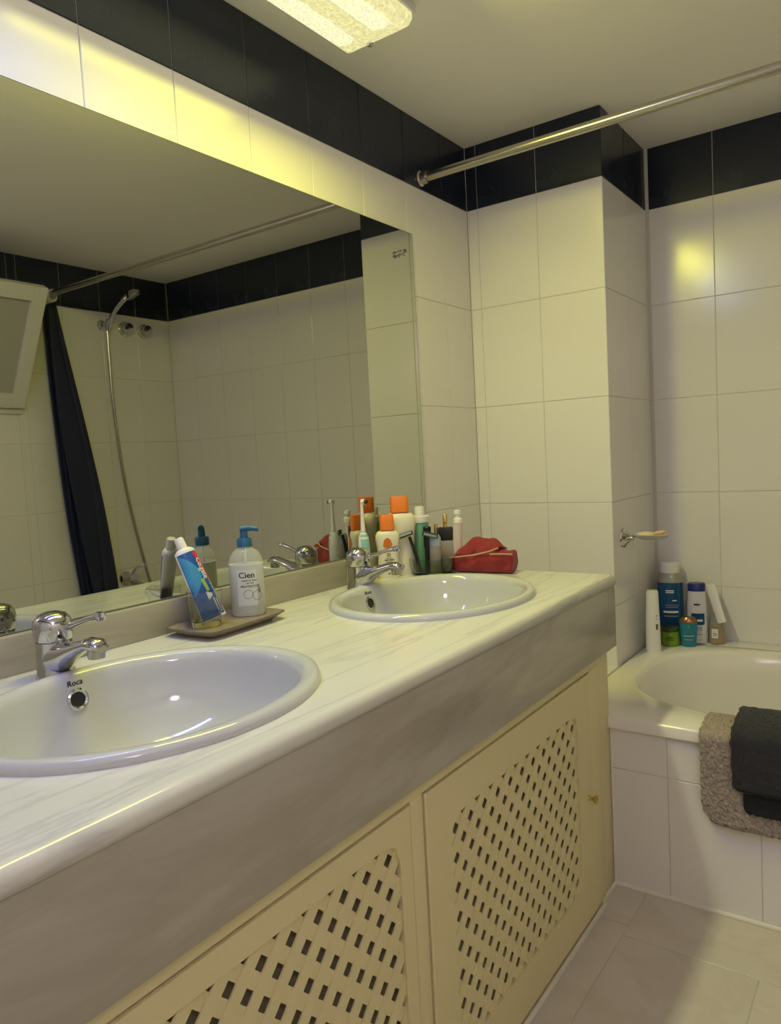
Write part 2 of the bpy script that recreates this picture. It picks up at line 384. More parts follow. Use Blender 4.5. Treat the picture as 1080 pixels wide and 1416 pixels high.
def area(name, loc, size, sy, power, col, parent, rot=(0, 0, 0)):
    L = bpy.data.lights.new(name, 'AREA'); L.shape = 'RECTANGLE'; L.size = size; L.size_y = sy
    L.energy = power; L.color = col
    o = bpy.data.objects.new(name, L); o.location = loc; o.rotation_euler = rot
    return link(o, parent)
area('tube_light_far', (0.048, hl*0.5, -LD-0.022), 0.06, 0.58, TUBE_FAR_W, TUBE_FAR_C, cl, (0, -TILT, 0))
area('added_cool_light', (0.048, -hl*0.5, -LD-0.022), 0.06, 0.58, COOL_FILL_W, COOL_FILL_C, cl, (0, -TILT, 0))
# made-up fill lamp, unseen behind the camera, adds pinkish light
gl = thing('added_fill_lamp', 'added round fill lamp hung out of view behind the camera', 'lamp', (GX, GY, CE))
MB().lathe([(0.0, 0), (0.045, 0), (0.045, -0.012), (0.02, -0.022), (0.0, -0.022)], 32).build('ceiling_rose', M['white_pl'], gl)
MB().tube([(0, 0, -0.02), (0, 0, -0.20)], 0.004, 8).build('cord', M['white_pl'], gl)
M['fill_globe'] = emis('fill_glow', FILL_C, FILL_S, 60)
MB().lathe([(0.10*math.sin(PI*k/16), -0.295+0.10*math.cos(PI*k/16)) for k in range(17)], 24, cap0=False, cap1=False).build('shade', M['fill_globe'], gl)

# ------------------------------------------------------------------ mirror
mi = thing('wall_mirror', 'large frameless mirror over the two basins', 'mirror', (0, MY1, MZ0))
MB().box(0.0006, 0.0060, MY0-MY1, 0, 0, MZ1-MZ0).build('mirror_backing', M['mirror_edge'], mi, smooth=False)
g_ = MB(); g_.add([(0.0063, MY0-MY1+0.002, 0.002), (0.0063, -0.002, 0.002), (0.0063, -0.002, MZ1-MZ0-0.002), (0.0063, MY0-MY1+0.002, MZ1-MZ0-0.002)], [(0, 1, 2, 3)])
g_.add([(0.0059, MY0-MY1, 0), (0.0059, 0, 0), (0.0059, 0, MZ1-MZ0), (0.0059, MY0-MY1, MZ1-MZ0)], [(0, 1, 5-5+2, 3)])
g_ = MB().box(0.0060, 0.0064, MY0-MY1+0.001, -0.0015, 0.001, MZ1-MZ0-0.0015)
g_.build('mirror_glass', M['mirror'], mi, smooth=False)
def clip(y, z):
    MB().lathe([(0.0, 0), (0.010, 0), (0.010, 0.003), (0.006, 0.005), (0.006, 0.012), (0.009, 0.014), (0.009, 0.019), (0.0, 0.022)], 20).xf(Matrix.Translation((0.0064, y-MY1, z-MZ0)) @ Matrix.Rotation(PI/2, 4, 'Y')).build('mirror_screw', M['chrome'], mi)
clip(-0.408, 1.648); clip(-2.2, 1.648)

# ------------------------------------------------------------------ worktop with two holes
BAS = [(0.330, -1.552), (0.312, -0.800)]
BA, BB = 0.212, 0.252
VY0 = -2.28
wt = thing('worktop', 'long grey-veined marble vanity worktop holding both basins', 'worktop', (0, 0, 0))
slab = MB()
for (y0, y1), (cx, cy) in zip(((VY0, -1.17), (-1.17, YE)), BAS):
    an = ring_angles(cx, cy, 0.0, XC-0.016, y0, y1)
    o_ = [rays_rect(cx, cy, 0.0, XC-0.016, y0, y1, a) for a in an]
    i_ = [sup(cx, cy, BA-0.02, BB-0.02, 2, a) for a in an]
    slab.loops([[(x, y, K-0.028) for x, y in o_], [(x, y, K) for x, y in o_], [(x, y, K) for x, y in i_], [(x, y, K-0.028) for x, y in i_], [(x, y, K-0.028) for x, y in o_]])
nose = [(XC-0.016, K)] + [(XC-0.014+0.014*math.sin(t*PI/10), K-0.014+0.014*math.cos(t*PI/10)) for t in range(0, 9)] + [(XC-0.008, K-0.028), (XC-0.016, K-0.028)]
slab.loops([[(x, y, z) for x, z in nose] for y in (VY0, YE-0.010)] + [[(x-(0.008 if x > XC-0.015 else 0), YE, z) for x, z in nose]], True, True, True)
slab.build('slab', M['marble'], wt, ang=0.7)
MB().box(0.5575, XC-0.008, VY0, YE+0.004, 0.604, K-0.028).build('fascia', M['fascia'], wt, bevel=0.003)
MB().box(0.001, 0.0235, VY0, YE, K, MZ0-0.0004).build('backsplash', M['fascia'], wt, bevel=0.002)  # darker fascia marble puts the front face's shade into the colour

# ------------------------------------------------------------------ basins
def basin(cx, cy, label):
    t = thing('wash_basin', label, 'basin', (cx, cy, K), 0, 'oval basins in the worktop')
    n = 72
    def el(s1, s2, z, ox=0.0): return [(ox+BA*s1*math.cos(2*PI*i/n), BB*s2*math.sin(2*PI*i/n), z) for i in range(n)]
    rows = [el(1.0, 1.0, 0.0), el(1.0, 1.0, 0.005), el(0.985, 0.988, 0.011), el(0.95, 0.96, 0.0135), el(0.905, 0.92, 0.0125), el(0.875, 0.895, 0.008),
            el(0.855, 0.878, -0.002), el(0.84, 0.865, -0.018), el(0.80, 0.83, -0.05), el(0.71, 0.75, -0.085), el(0.56, 0.60, -0.112), el(0.36, 0.38, -0.128), el(0.14, 0.13, -0.134), el(0.10, 0.085, -0.138),
            el(0.10, 0.085, -0.150), el(0.40, 0.42, -0.142), el(0.75, 0.78, -0.10), el(0.87, 0.89, -0.02), el(0.90, 0.91, 0.0)]
    MB().loops(rows, True, False, False).build('bowl', M['ceramic'], t, ang=1.5)
    MB().lathe([(0.0, -0.134), (0.014, -0.134), (0.018, -0.1345), (0.021, -0.1375), (0.021, -0.150), (0.0, -0.150)], 24).build('drain', M['chrome'], t)
    # overflow on the wall side of the bowl
    oz = -0.026; ox = -BA*0.833
    tilt = Matrix.Translation((ox, 0.0, oz)) @ Matrix.Rotation(PI/2-0.24, 4, 'Y') @ Matrix.Scale(1.32, 4)
    ov = MB().lathe([(0.0085, -0.001), (0.0085, 0.0022), (0.0105, 0.0036), (0.0128, 0.0022), (0.0135, -0.003)], 28, cap0=False, cap1=False).xf(tilt).build('overflow_ring', M['chrome'], t)
    MB().lathe([(0.0, 0.0007), (0.0088, 0.0009), (0.0088, -0.002), (0.0, -0.002)], 20).xf(tilt).build('overflow_shade', M['drain'], ov)  # solid dark disc paints the shade inside the overflow
    fn = lambda x, y: (ox-0.0012 - 0.24*(y+0.019)*0 + -0.0022 + 0.0*y, x, oz+0.0245+y)
    lettering('Roca', 0.0125, fn, M['ink'], t, 'maker_mark', bold=0.0003)
    return t
basin(*BAS[0], 'white oval basin nearest the camera, beside the drinking glass')
basin(*BAS[1], 'white oval basin nearer the bathtub, beside the red pouch')

# ------------------------------------------------------------------ taps
def faucet(x, y, label):
    t = thing('basin_faucet', label, 'faucet', (x, y, K), 0, 'chrome mixer taps on the worktop')
    MB().lathe([(0.0, 0), (0.0295, 0), (0.0295, 0.004), (0.0275, 0.010), (0.0265, 0.035), (0.0265, 0.056), (0.0, 0.056)], 36).build('body', M['chrome'], t)
    h = MB().lathe([(0.0, 0.0568), (0.0262, 0.0568), (0.0285, 0.060), (0.0292, 0.078), (0.0275, 0.088), (0.021, 0.0965), (0.010, 0.1005), (0.0, 0.1012)], 36).build('handle', M['chrome'], t)
    pts = catmull([(0.018, 0.006, 0.074), (0.045, 0.012, 0.083), (0.075, 0.016, 0.0925), (0.100, 0.018, 0.0975)], 5)
    n = len(pts); rr = [0.0065 - 0.0022*math.sin(PI*i/(n-1)) for i in range(n)]
    MB().tube(pts, rr, 12).build('lever', M['chrome'], h)
    MB().lathe([(0.0, -0.007), (0.005, -0.006), (0.0075, 0), (0.005, 0.006), (0.0, 0.007)], 12, sx=1.5).xf(Matrix.Translation((0.100, 0.018, 0.0975))).build('lever_tip', M['chrome'], h)
    sp = MB(); rows = []
    path = [(0.000, 0.029, 0.0265, 0.0285), (0.016, 0.030, 0.0245, 0.0285), (0.032, 0.035, 0.0205, 0.0225), (0.052, 0.0445, 0.0165, 0.0140), (0.075, 0.053, 0.0145, 0.0105), (0.098, 0.060, 0.0150, 0.0100), (0.116, 0.060, 0.0155, 0.0100), (0.126, 0.057, 0.0120, 0.0080)]
    for px, pz, ry, rz_ in path:
        rows.append([(px, ry*math.cos(2*PI*i/20), pz+rz_*math.sin(2*PI*i/20)) for i in range(20)])
    s = sp.loops(rows, True, True, True).build('spout', M['chrome'], t, ang=1.2)
    MB().lathe([(0.0, 0), (0.0118, 0), (0.0125, 0.003), (0.0125, 0.014), (0.0, 0.014)], 20).xf(Matrix.Translation((0.111, 0, 0.0405))).build('aerator', M['steel'], s)
    MB().lathe([(0.0, 0), (0.0032, 0), (0.0032, 0.0012), (0.0, 0.0014)], 12).xf(Matrix.Translation((0.0282, -0.006, 0.0655)) @ Matrix.Rotation(PI/2, 4, 'Y')).build('screw_cover', M['black'], h)
    MB().tube([(-0.024, 0, 0.056-0.056), (-0.034, 0, 0.001), (-0.034, 0, 0.052)], 0.0026, 8).lathe([(0.0, 0.050), (0.005, 0.051), (0.005, 0.058), (0.0, 0.060)], 12, cx=-0.034).build('pull_rod', M['chrome'], t)
    return t
faucet(0.090, -1.545, 'chrome mixer tap of the basin nearest the camera')
faucet(0.088, -0.775, 'chrome mixer tap in front of the electric toothbrush')

# ------------------------------------------------------------------ vanity cabinet
vc = thing('vanity_cabinet', 'cream painted vanity cabinet with lattice doors under the worktop', 'cabinet', (0, 0, 0))
XF = 0.566
body = MB()
body.box(0.02, 0.535, VY0, VY0+0.018, 0.0, 0.603).box(0.02, 0.535, YE-0.018, YE-0.001, 0.0, 0.603)
body.box(0.02, 0.535, VY0+0.018, YE-0.018, 0.03, 0.046).box(0.006, 0.02, VY0, YE-0.001, 0.0, 0.603)
body.box(0.02, 0.535, -1.284, -1.268, 0.046, 0.603)
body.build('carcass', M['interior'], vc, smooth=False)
DOORS = [(-1.257, -0.570), (-1.990, -1.298)]
fr = MB()
fr.box(0.535, XF+0.002, VY0, -0.500, 0.5825, 0.6035)                 # top rail
fr.box(0.535, XF-0.004, VY0, -0.500, 0.0, 0.022)                   # bottom rail
fr.box(0.535, XF+0.002, -0.5675, -0.500, 0.0222, 0.5823)                  # right stile
fr.box(0.535, XF-0.004, VY0, -1.994, 0.0222, 0.5823)
fr.build('face_frame', M['paint'], vc, bevel=0.002)
MB().box(0.535, XF+0.001, -1.294, -1.261, 0.022, 0.596).build('mullion', M['paint'], vc, bevel=0.002)
MB().lathe([(0.0, 0.0), (0.008, 0.0), (0.008, 0.603), (0.0, 0.603)], 16, cx=XF-0.006, cy=-0.506).build('corner_bead', M['paint'], vc)
MB().box(0.535, XF-0.010, -0.500, YE-0.001, 0.0, 0.603).build('filler_panel', M['paint'], vc, bevel=0.002)
def slat(u0, v0, u1, v1, xa, xb, wd, parent):
    L = math.hypot(u1-u0, v1-v0); ang = math.atan2(v1-v0, u1-u0)
    mb = MB().box(xa, xb, -L/2, L/2, -wd/2, wd/2)
    mb.xf(Matrix.Translation((0, (u0+u1)/2, (v0+v1)/2)) @ Matrix.Rotation(ang, 4, 'X'))
    return mb.build('slat', M['paint'], parent, smooth=False)
def clipline(c, sgn, u0, u1, v0, v1):
    # line: point c*normal, direction (1, sgn)/sqrt2 ; returns the two ends inside the rectangle
    d = (1/math.sqrt(2), sgn/math.sqrt(2)); nrm = (-d[1], d[0]); t0, t1 = -9, 9
    px, py = c[0], c[1]
    for p, dd, lo, hi in ((px, d[0], u0, u1), (py, d[1], v0, v1)):
        a, b = (lo-p)/dd, (hi-p)/dd
        t0 = max(t0, min(a, b)); t1 = min(t1, max(a, b))
    if t1-t0 < 0.012: return None
    return px+d[0]*t0, py+d[1]*t0, px+d[0]*t1, py+d[1]*t1
def door(y0, y1, o0, o1, oz0, oz1, label_knob):
    z0, z1 = 0.024, 0.580
    cy, cz = (o0+o1)/2, (oz0+oz1)/2
    an = ring_angles(cy, cz, y0, y1, z0, z1, 80)
    o_ = [rays_rect(cy, cz, y0, y1, z0, z1, a) for a in an]
    i_ = [sup(cy, cz, (o1-o0)/2, (oz1-oz0)/2, 16, a) for a in an]
    fr = MB().loops([[(XF-0.013, y, z) for y, z in o_], [(XF+0.002, y, z) for y, z in o_], [(XF+0.004, y+(0.002 if y < cy else -0.002)*(abs(y-o_[0][0]) > -1), z) for y, z in o_],
                     [(XF+0.004, y, z) for y, z in i_], [(XF-0.013, y, z) for y, z in i_], [(XF-0.013, y, z) for y, z in o_]])
    d = fr.build('door', M['paint'], vc, ang=0.5)
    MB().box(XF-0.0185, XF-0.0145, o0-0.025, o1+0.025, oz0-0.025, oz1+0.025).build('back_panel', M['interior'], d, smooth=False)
    pitch, wd = 0.0352, 0.0190
    ex = 0.010
    for sgn, xa, xb in ((1, XF-0.0018, XF+0.0006), (-1, XF-0.0042, XF-0.0019)):
        n = int((o1-o0+oz1-oz0)/pitch)+2
        for k in range(-n, n+1):
            off = k*pitch
            c = (cy - sgn*off/math.sqrt(2), cz + off/math.sqrt(2))
            e = clipline(c, sgn, o0-ex, o1+ex, oz0-ex, oz1+ex)
            if e: slat(*e, xa, xb, wd, d)
    return d
dA = door(DOORS[0][0], DOORS[0][1], -1.188, -0.650, 0.112, 0.512, True)
dB = door(DOORS[1][0], DOORS[1][1], -1.925, -1.329, 0.100, 0.545, False)
MB().lathe([(0.0, 0), (0.007, 0), (0.0045, 0.003), (0.0045, 0.010), (0.009, 0.014), (0.009, 0.019), (0.0, 0.022)], 16).xf(Matrix.Translation((XF+0.004, -0.598, 0.300)) @ Matrix.Rotation(PI/2, 4, 'Y')).build('knob', M['gold'], dA)
MB().lathe([(0.0, 0), (0.007, 0), (0.0045, 0.003), (0.0045, 0.010), (0.009, 0.014), (0.009, 0.019), (0.0, 0.022)], 16).xf(Matrix.Translation((XF+0.004, -1.955, 0.300)) @ Matrix.Rotation(PI/2, 4, 'Y')).build('knob', M['gold'], dB)
struct('trim_1', MB().tube([(XF+0.001, VY0, 0.002), (XF+0.001, -0.512, 0.002), (XF-0.008, -0.500, 0.002), (XF-0.008, YE, 0.002)], 0.0055, 8), M['silicone'])

# ------------------------------------------------------------------ bathtub
TZ = 0.431
bt = thing('bathtub', 'white built-in bathtub with tiled front panel', 'bathtub', (0, 0, 0))
tx0, tx1, ty0, ty1 = 0.4445, W-0.002, YE-0.010, 0.352
tcx, tcy = (0.522+1.93)/2, 0.012
an = ring_angles(tcx, tcy, tx0, tx1, ty0, ty1, 112)
def oloop(z, g=0.0): return [(*rays_rect(tcx, tcy, tx0+g, tx1-g, ty0+g, ty1-g, a), z) for a in an]
def iloop(a_, b_, z, n_=3.0): return [(*sup(tcx, tcy, a_, b_, n_, a), z) for a in an]
IA, IB = (1.93-0.522)/2, 0.335
MB().loops([oloop(TZ-0.030), oloop(TZ-0.009), oloop(TZ-0.003, 0.003), oloop(TZ, 0.010),
            iloop(IA+0.018, IB+0.018, TZ+0.001), iloop(IA+0.006, IB+0.006, TZ-0.003), iloop(IA-0.004, IB-0.004, TZ-0.016), iloop(IA-0.015, IB-0.012, TZ-0.07),
            iloop(IA-0.05, IB-0.03, TZ-0.20), iloop(IA-0.09, IB-0.06, TZ-0.31), iloop(IA-0.15, IB-0.11, TZ-0.345), iloop(IA-0.4, IB-0.25, TZ-0.352), iloop(IA-0.68, IB-0.32, TZ-0.354)], True, False, True).build('tub_shell', M['acrylic'], bt, ang=1.2)
ap = MB().box(XF-0.0, W-0.002, YE+0.0022, YE+0.05, 0.0, TZ-0.031).build('apron', M['grout'], bt, smooth=False)
lay(ap, [XF-0.006]+[0.691+0.2*i for i in range(7)]+[W-0.002], [0.0, 0.2972, TZ-0.0305], lambda u, v: (u, YE, v), (0, 0, 0))
led = MB().box(tx0, W-0.002, ty1+0.001, Y2-0.004, TZ-0.03, TZ-0.002).build('ledge', M['grout'], bt, smooth=False)
lay(led, [tx0]+[0.6498+0.2*i for i in range(7)]+[W-0.002], [ty1+0.002, Y2-0.004], lambda u, v: (u, v, TZ+0.002), FROT, jitter=0)
MB().box(0.0, tx0-0.001, YE+0.004, -0.0005, 0.02, TZ-0.001).build('end_deck', M['tile'], bt, smooth=False)
MB().lathe([(0.0, 0), (0.028, 0), (0.030, 0.003), (0.0, 0.004)], 24).xf(Matrix.Translation((1.70, tcy, TZ-0.354))).build('drain', M['chrome'], bt)
struct('trim_2', MB().tube([(XF-0.008, YE-0.001, 0.002), (W, YE-0.001, 0.002)], 0.006, 8), M['silicone'])
struct('trim_3', MB().tube([(XF-0.007, YE-0.001, 0.0), (XF-0.007, YE-0.001, TZ-0.03)], 0.0035, 8), M['silicone'])

# ------------------------------------------------------------------ curtain rod and curtain
RY, RZ = -0.276, 1.886
rd = thing('curtain_rod', 'straight metal shower curtain rod spanning wall to wall', 'curtain rod', (0, RY, RZ))
MB().tube([(0.003, 0, 0), (W-0.003, 0, 0)], 0.0125, 20).build('rod', M['steel'], rd)
for x, a in ((0.0005, 1), (W-0.0005, -1)):
    MB().lathe([(0.0, 0), (0.022, 0), (0.022, 0.006), (0.018, 0.010), (0.018, 0.028), (0.0, 0.028)], 24).xf(Matrix.Translation((x, 0, 0)) @ Matrix.Rotation(a*PI/2, 4, 'Y')).build('flange', M['steel'], rd)
cu = thing('shower_curtain', 'navy blue shower curtain gathered against the right wall', 'curtain', (0, 0, 0))
rows = []
for i in range(49):
    t = i/48; z = RZ-0.045 - t*1.56
    yc = RY + 0.165*t**1.1
    wy = 0.018 + 0.068*(1-(1-t)**2.4); wx = 0.08+0.01*t; row = []
    for k in range(91):
        s = k/90
        x = 1.970 + (s-0.5)*wx + 0.006*math.sin(5*t+9*s)
        y = yc + wy*math.sin(2*PI*5.5*s+0.5*math.sin(4*t)) * (0.75+0.25*math.sin(7*s+3*t))
        row.append((x, y, z))
    rows.append(row)
mb = MB().loops(rows, False)
cloth = mb.build('cloth', M['curtain'], cu, ang=3)
sm = cloth.modifiers.new('thick', 'SOLIDIFY'); sm.thickness = 0.0012
for i in range(8):
    x = 1.932+0.010*i
    MB().tube([(x+0.002*math.sin(a), RY+0.021*math.sin(a), RZ-0.010+0.026*math.cos(a)) for a in [2*PI*k/20 for k in range(21)]], 0.0016, 6).build('curtain_ring', M['white_pl'], cu)

# ------------------------------------------------------------------ window with tilted sash (seen in the mirror)
wn = struct('window_1', MB().box(W+0.02, W+0.07, WY0, WY0+0.045, WZ0, WZ1).box(W+0.02, W+0.07, WY1-0.045, WY1, WZ0, WZ1).box(W+0.02, W+0.07, WY0+0.045, WY1-0.045, WZ0, WZ0+0.045).box(W+0.02, W+0.07, WY0+0.045, WY1-0.045, WZ1-0.045, WZ1), M['pvc'], smooth=False)
MB().box(W-0.012, W+0.02, WY0-0.012, WY1+0.012, WZ0-0.028, WZ0).build('window_sill', M['pvc'], wn, bevel=0.003)
sh, sw = 0.535, WY1-WY0+0.02
sb = MB().box(-0.02, 0.02, 0, 0.058, 0, sh).box(-0.02, 0.02, sw-0.058, sw, 0, sh).box(-0.02, 0.02, 0.058, sw-0.058, 0, 0.062).box(-0.02, 0.02, 0.058, sw-0.058, sh-0.062, sh)
tm = Matrix.Translation((W-0.012, WY0-0.005, WZ0+0.006)) @ Matrix.Rotation(-0.507, 4, 'Y')
so = sb.xf(tm).build('sash', M['pvc'], wn, smooth=False, bevel=0.002)
MB().box(-0.004, 0.004, 0.056, sw-0.056, 0.060, sh-0.060).xf(tm).build('pane', M['grey_pane'], so, smooth=False)
MB().box(-0.028, -0.02, sw/2-0.01, sw/2+0.01, sh-0.05, sh-0.02).xf(tm).build('latch', M['white_pl'], so, smooth=False)
for i in range(12):
    z = WZ0+0.002+i*0.04
    MB().box(W+0.12, W+0.135, WY0, WY1, z, z+0.0385).build('shutter_slat', M['shutter'], wn, bevel=0.003)

# ------------------------------------------------------------------ shower fittings on the right wall
sx_ = W
sb_ = thing('shower_bracket', 'chrome wall bracket holding the hand shower', 'bracket', (W, 0.022, 1.795))
MB().lathe([(0.0, 0), (0.024, 0), (0.024, 0.006), (0.010, 0.012), (0.010, 0.045), (0.0, 0.045)], 24).xf(Matrix.Rotation(-PI/2, 4, 'Y')).build('wall_plate', M['chrome'], sb_)
MB().lathe([(0.011, -0.018), (0.016, -0.018), (0.018, 0.018), (0.013, 0.018)], 20, cap0=False, cap1=False).xf(Matrix.Translation((-0.055, 0.004, 0)) @ Matrix.Rotation(-0.25, 4, 'X') @ Matrix.Rotation(-0.35, 4, 'Y')).build('holder', M['chrome'], sb_)
sh_ = thing('hand_shower', 'chrome hand shower with a long flexible hose', 'shower', (W-0.055, 0.026, 1.795))
MB().tube(catmull([(0.004, -0.006, -0.030), (0, 0, 0), (-0.025, 0.018, 0.055), (-0.06, 0.045, 0.105), (-0.075, 0.062, 0.125)], 6), [0.009]*6+[0.0105]*6+[0.012]*6+[0.013]*7, 14).build('handle', M['chrome'], sh_)
hm = Matrix.Translation((-0.085, 0.082, 0.135)) @ Vector((-0.25, 0.45, -0.85)).to_track_quat('Z', 'Y').to_matrix().to_4x4()
hd = MB().lathe([(0.0, -0.022), (0.020, -0.018), (0.036, -0.004), (0.040, 0.006), (0.037, 0.012), (0.0, 0.013)], 28).xf(hm).build('head', M['chrome'], sh_)
MB().lathe([(0.0, 0.0132), (0.031, 0.0132), (0.031, 0.0148), (0.0, 0.0150)], 24).xf(hm).build('spray_plate', M['steel_blue'], hd)
hp = catmull([(0.005, -0.008, -0.035), (0.012, -0.004, -0.16), (0.020, 0.004, -0.38), (0.024, 0.030, -0.70), (0.022, 0.068, -0.95), (0.018, 0.118, -1.20), (0.010, 0.13, -1.29), (0.004, 0.09, -1.315), (0.012, 0.035, -1.27), (0.010, 0.018, -1.235)], 14)
MB().tube(hp, 0.0075, 10).build('hose', M['steel'], sh_)
for i, (y, lb) in enumerate(((0.151, 'round chrome shower valve nearer the hand shower'), (0.262, 'round chrome shower valve nearer the back wall corner'))):
    t = thing('shower_valve', lb, 'valve', (W, y, 1.79), 0, 'round shower valves')
    MB().lathe([(0.0, 0), (0.036, 0), (0.036, 0.004), (0.024, 0.012), (0.0, 0.012)], 32).xf(Matrix.Rotation(-PI/2, 4, 'Y')).build('wall_plate', M['chrome'], t)
    MB().lathe([(0.0, 0.0125), (0.026, 0.0125), (0.028, 0.018), (0.026, 0.040), (0.0, 0.044)], 12).xf(Matrix.Rotation(-PI/2, 4, 'Y')).build('handle', M['chrome'], t)
t = thing('bath_mixer', 'chrome bath mixer with lever and spout low on the right wall', 'faucet', (W, 0.044, 0.565))
MB().lathe([(0.0, 0), (0.034, 0), (0.034, 0.006), (0.026, 0.014), (0.026, 0.075), (0.0, 0.078)], 28).xf(Matrix.Rotation(-PI/2, 4, 'Y')).build('body', M['chrome'], t)
MB().tube(catmull([(-0.05, 0, -0.01), (-0.09, 0, -0.02), (-0.14, 0, -0.03), (-0.16, 0, -0.06)], 5), 0.013, 14).build('spout', M['chrome'], t)
MB().tube(catmull([(-0.06, 0, 0.02), (-0.07, 0.02, 0.05), (-0.10, 0.045, 0.065)], 5), [0.008]*11, 12).build('lever', M['chrome'], t)

# ------------------------------------------------------------------ tray with glass, toothpaste and soap pump
TX, TY = 0.092, -1.195
tr = thing('serving_tray', 'small rectangular mottled brown tray with raised rim on the worktop', 'tray', (TX, TY, K), 0.06)
an = ring_angles(0, 0, -0.065, 0.065, -0.112, 0.112, 40)
def trl(g, z): return [(*rays_rect(0, 0, -0.065+g, 0.065-g, -0.112+g, 0.112-g, a), z) for a in an]
def trs(a, b, z): return [(*sup(0, 0, a*0.97, b*0.93, 9, q), z) for q in an]
MB().loops([trs(0.046, 0.092, 0.0005), trs(0.048, 0.094, 0.003), trs(0.064, 0.111, 0.013), trs(0.066, 0.113, 0.0145), trs(0.064, 0.111, 0.0165), trs(0.056, 0.102, 0.0085), trs(0.052, 0.098, 0.0072)], True, True, True).build('plate', M['tray'], tr, ang=0.9)
MB().tube([Vector(p) for p in trs(0.0655, 0.1125, 0.0155)] + [Vector(trs(0.0655, 0.1125, 0.0155)[0])], 0.0016, 6).build('rim', M['tray_rim'], tr)
SZ = K+0.0077
gx, gy = 0.066, -1.226
gl_ = thing('drinking_glass', 'clear drinking glass holding the toothpaste tube', 'glass', (gx, gy, SZ))
MB().lathe([(0.0, 0.0), (0.027, 0.0), (0.0285, 0.003), (0.031, 0.035), (0.0335, 0.068), (0.0325, 0.0685), (0.0300, 0.035), (0.0272, 0.012), (0.020, 0.0095), (0.0, 0.009)], 40).build('tumbler', M['clear'], gl_)
# toothpaste
pb, pt_ = Vector((0.080, -1.217, SZ+0.0125)), Vector((0.022, -1.236, 0.940))
ax = (pt_-pb).normalized(); nrm = Vector((1.0, -0.40, 0.15)); nrm = (nrm-ax*nrm.dot(ax)).normalized(); sd = ax.cross(nrm).normalized()
L_ = (pt_-pb).length
tp = thing('toothpaste_tube', 'blue and red toothpaste tube leaning in the drinking glass', 'toothpaste', pb)
fr_ = Matrix(((sd.x, nrm.x, ax.x, 0), (sd.y, nrm.y, ax.y, 0), (sd.z, nrm.z, ax.z, 0), (0, 0, 0, 1)))   # local x=side(right seen from camera?), y=front normal, z=axis
flip = -1 if sd.dot(r2) < 0 else 1
rows = []
TW0, TW1 = 0.0245, 0.0200
def tprof(t): return (TW0+(TW1-TW0)*t, 0.0012+0.0125*min(1, t*1.15)**0.8)
for i in range(15):
    t = i/14; a_, b_ = tprof(t)
    rows.append([(a_*math.cos(2*PI*k/28), b_*math.sin(2*PI*k/28), t*L_*0.92) for k in range(28)])
rows.append([(0.0125*math.cos(2*PI*k/28), 0.0105*math.sin(2*PI*k/28), L_*0.955) for k in range(28)])
MB().loops(rows, True, True, True).xf(fr_).build('tube', M['white_pl'], tp, ang=1.0)
MB().lathe([(0.0, 0), (0.0095, 0), (0.0092, 0.020), (0.0080, 0.0225), (0.0, 0.0228)], 20).xf(fr_ @ Matrix.Translation((0, 0, L_*0.953))).build('cap', M['white_pl'], tp)
def tsurf(u, v, e):            # u in -1..1 across the front, v 0..1 up the tube
    a_, b_ = tprof(v); ang = PI/2 - u*1.25
    return tuple(fr_ @ Vector((flip*a_*math.cos(ang), (b_+e)*math.sin(ang) + 0.0, v*L_*0.92)))
def tpatch(name, m, fn0, fn1, v0, v1, e, n=14, k=8):
    mb = MB(); rows = []
    for i in range(n+1):
        v = v0+(v1-v0)*i/n; a, b = fn0(v), fn1(v)
        rows.append([tsurf(a+(b-a)*j/k, v, e) for j in range(k+1)])
    return mb.loops(rows, False).build(name, m, tp, ang=3)
tpatch('blue_print', M['tp_blue'], lambda v: -0.93, lambda v: 0.98, 0.03, 0.965, 0.0004)
tpatch('light_blue_print', M['tp_light'], lambda v: -0.85, lambda v: -0.85+1.2*math.sin(PI*min(1, max(0, (v-0.35)/0.6)))**0.8, 0.36, 0.94, 0.0007)
tpatch('red_print', M['tp_red'], lambda v: 0.98-0.62*min(1, ((v-0.48)/0.46))**0.7 if v > 0.48 else 0.98, lambda v: 0.985, 0.48, 0.95, 0.0010)
lettering('Colgate', 0.0150, lambda x, y: tsurf(0.66+y/0.019*1.0, 0.70+(-x)/L_*1.0, 0.0016), M['white_ink'], tp, 'brand_lettering', bold=0.0003)
tpatch('green_print', M['tp_green'], lambda v: 0.16+0.5*(0.5-v), lambda v: 0.42+0.5*(0.5-v), 0.38, 0.56, 0.0010, 6, 3)
tpatch('white_print', M['white_ink'], lambda v: 0.12, lambda v: 0.12+0.42*math.sin(PI*(v-0.26)/0.12), 0.265, 0.375, 0.0010, 8, 4)
tpatch('small_print', M['white_ink'], lambda v: 0.45, lambda v: 0.55, 0.08, 0.27, 0.0010, 4, 1)
tpatch('small_print', M['white_ink'], lambda v: 0.68, lambda v: 0.78, 0.06, 0.25, 0.0010, 4, 1)
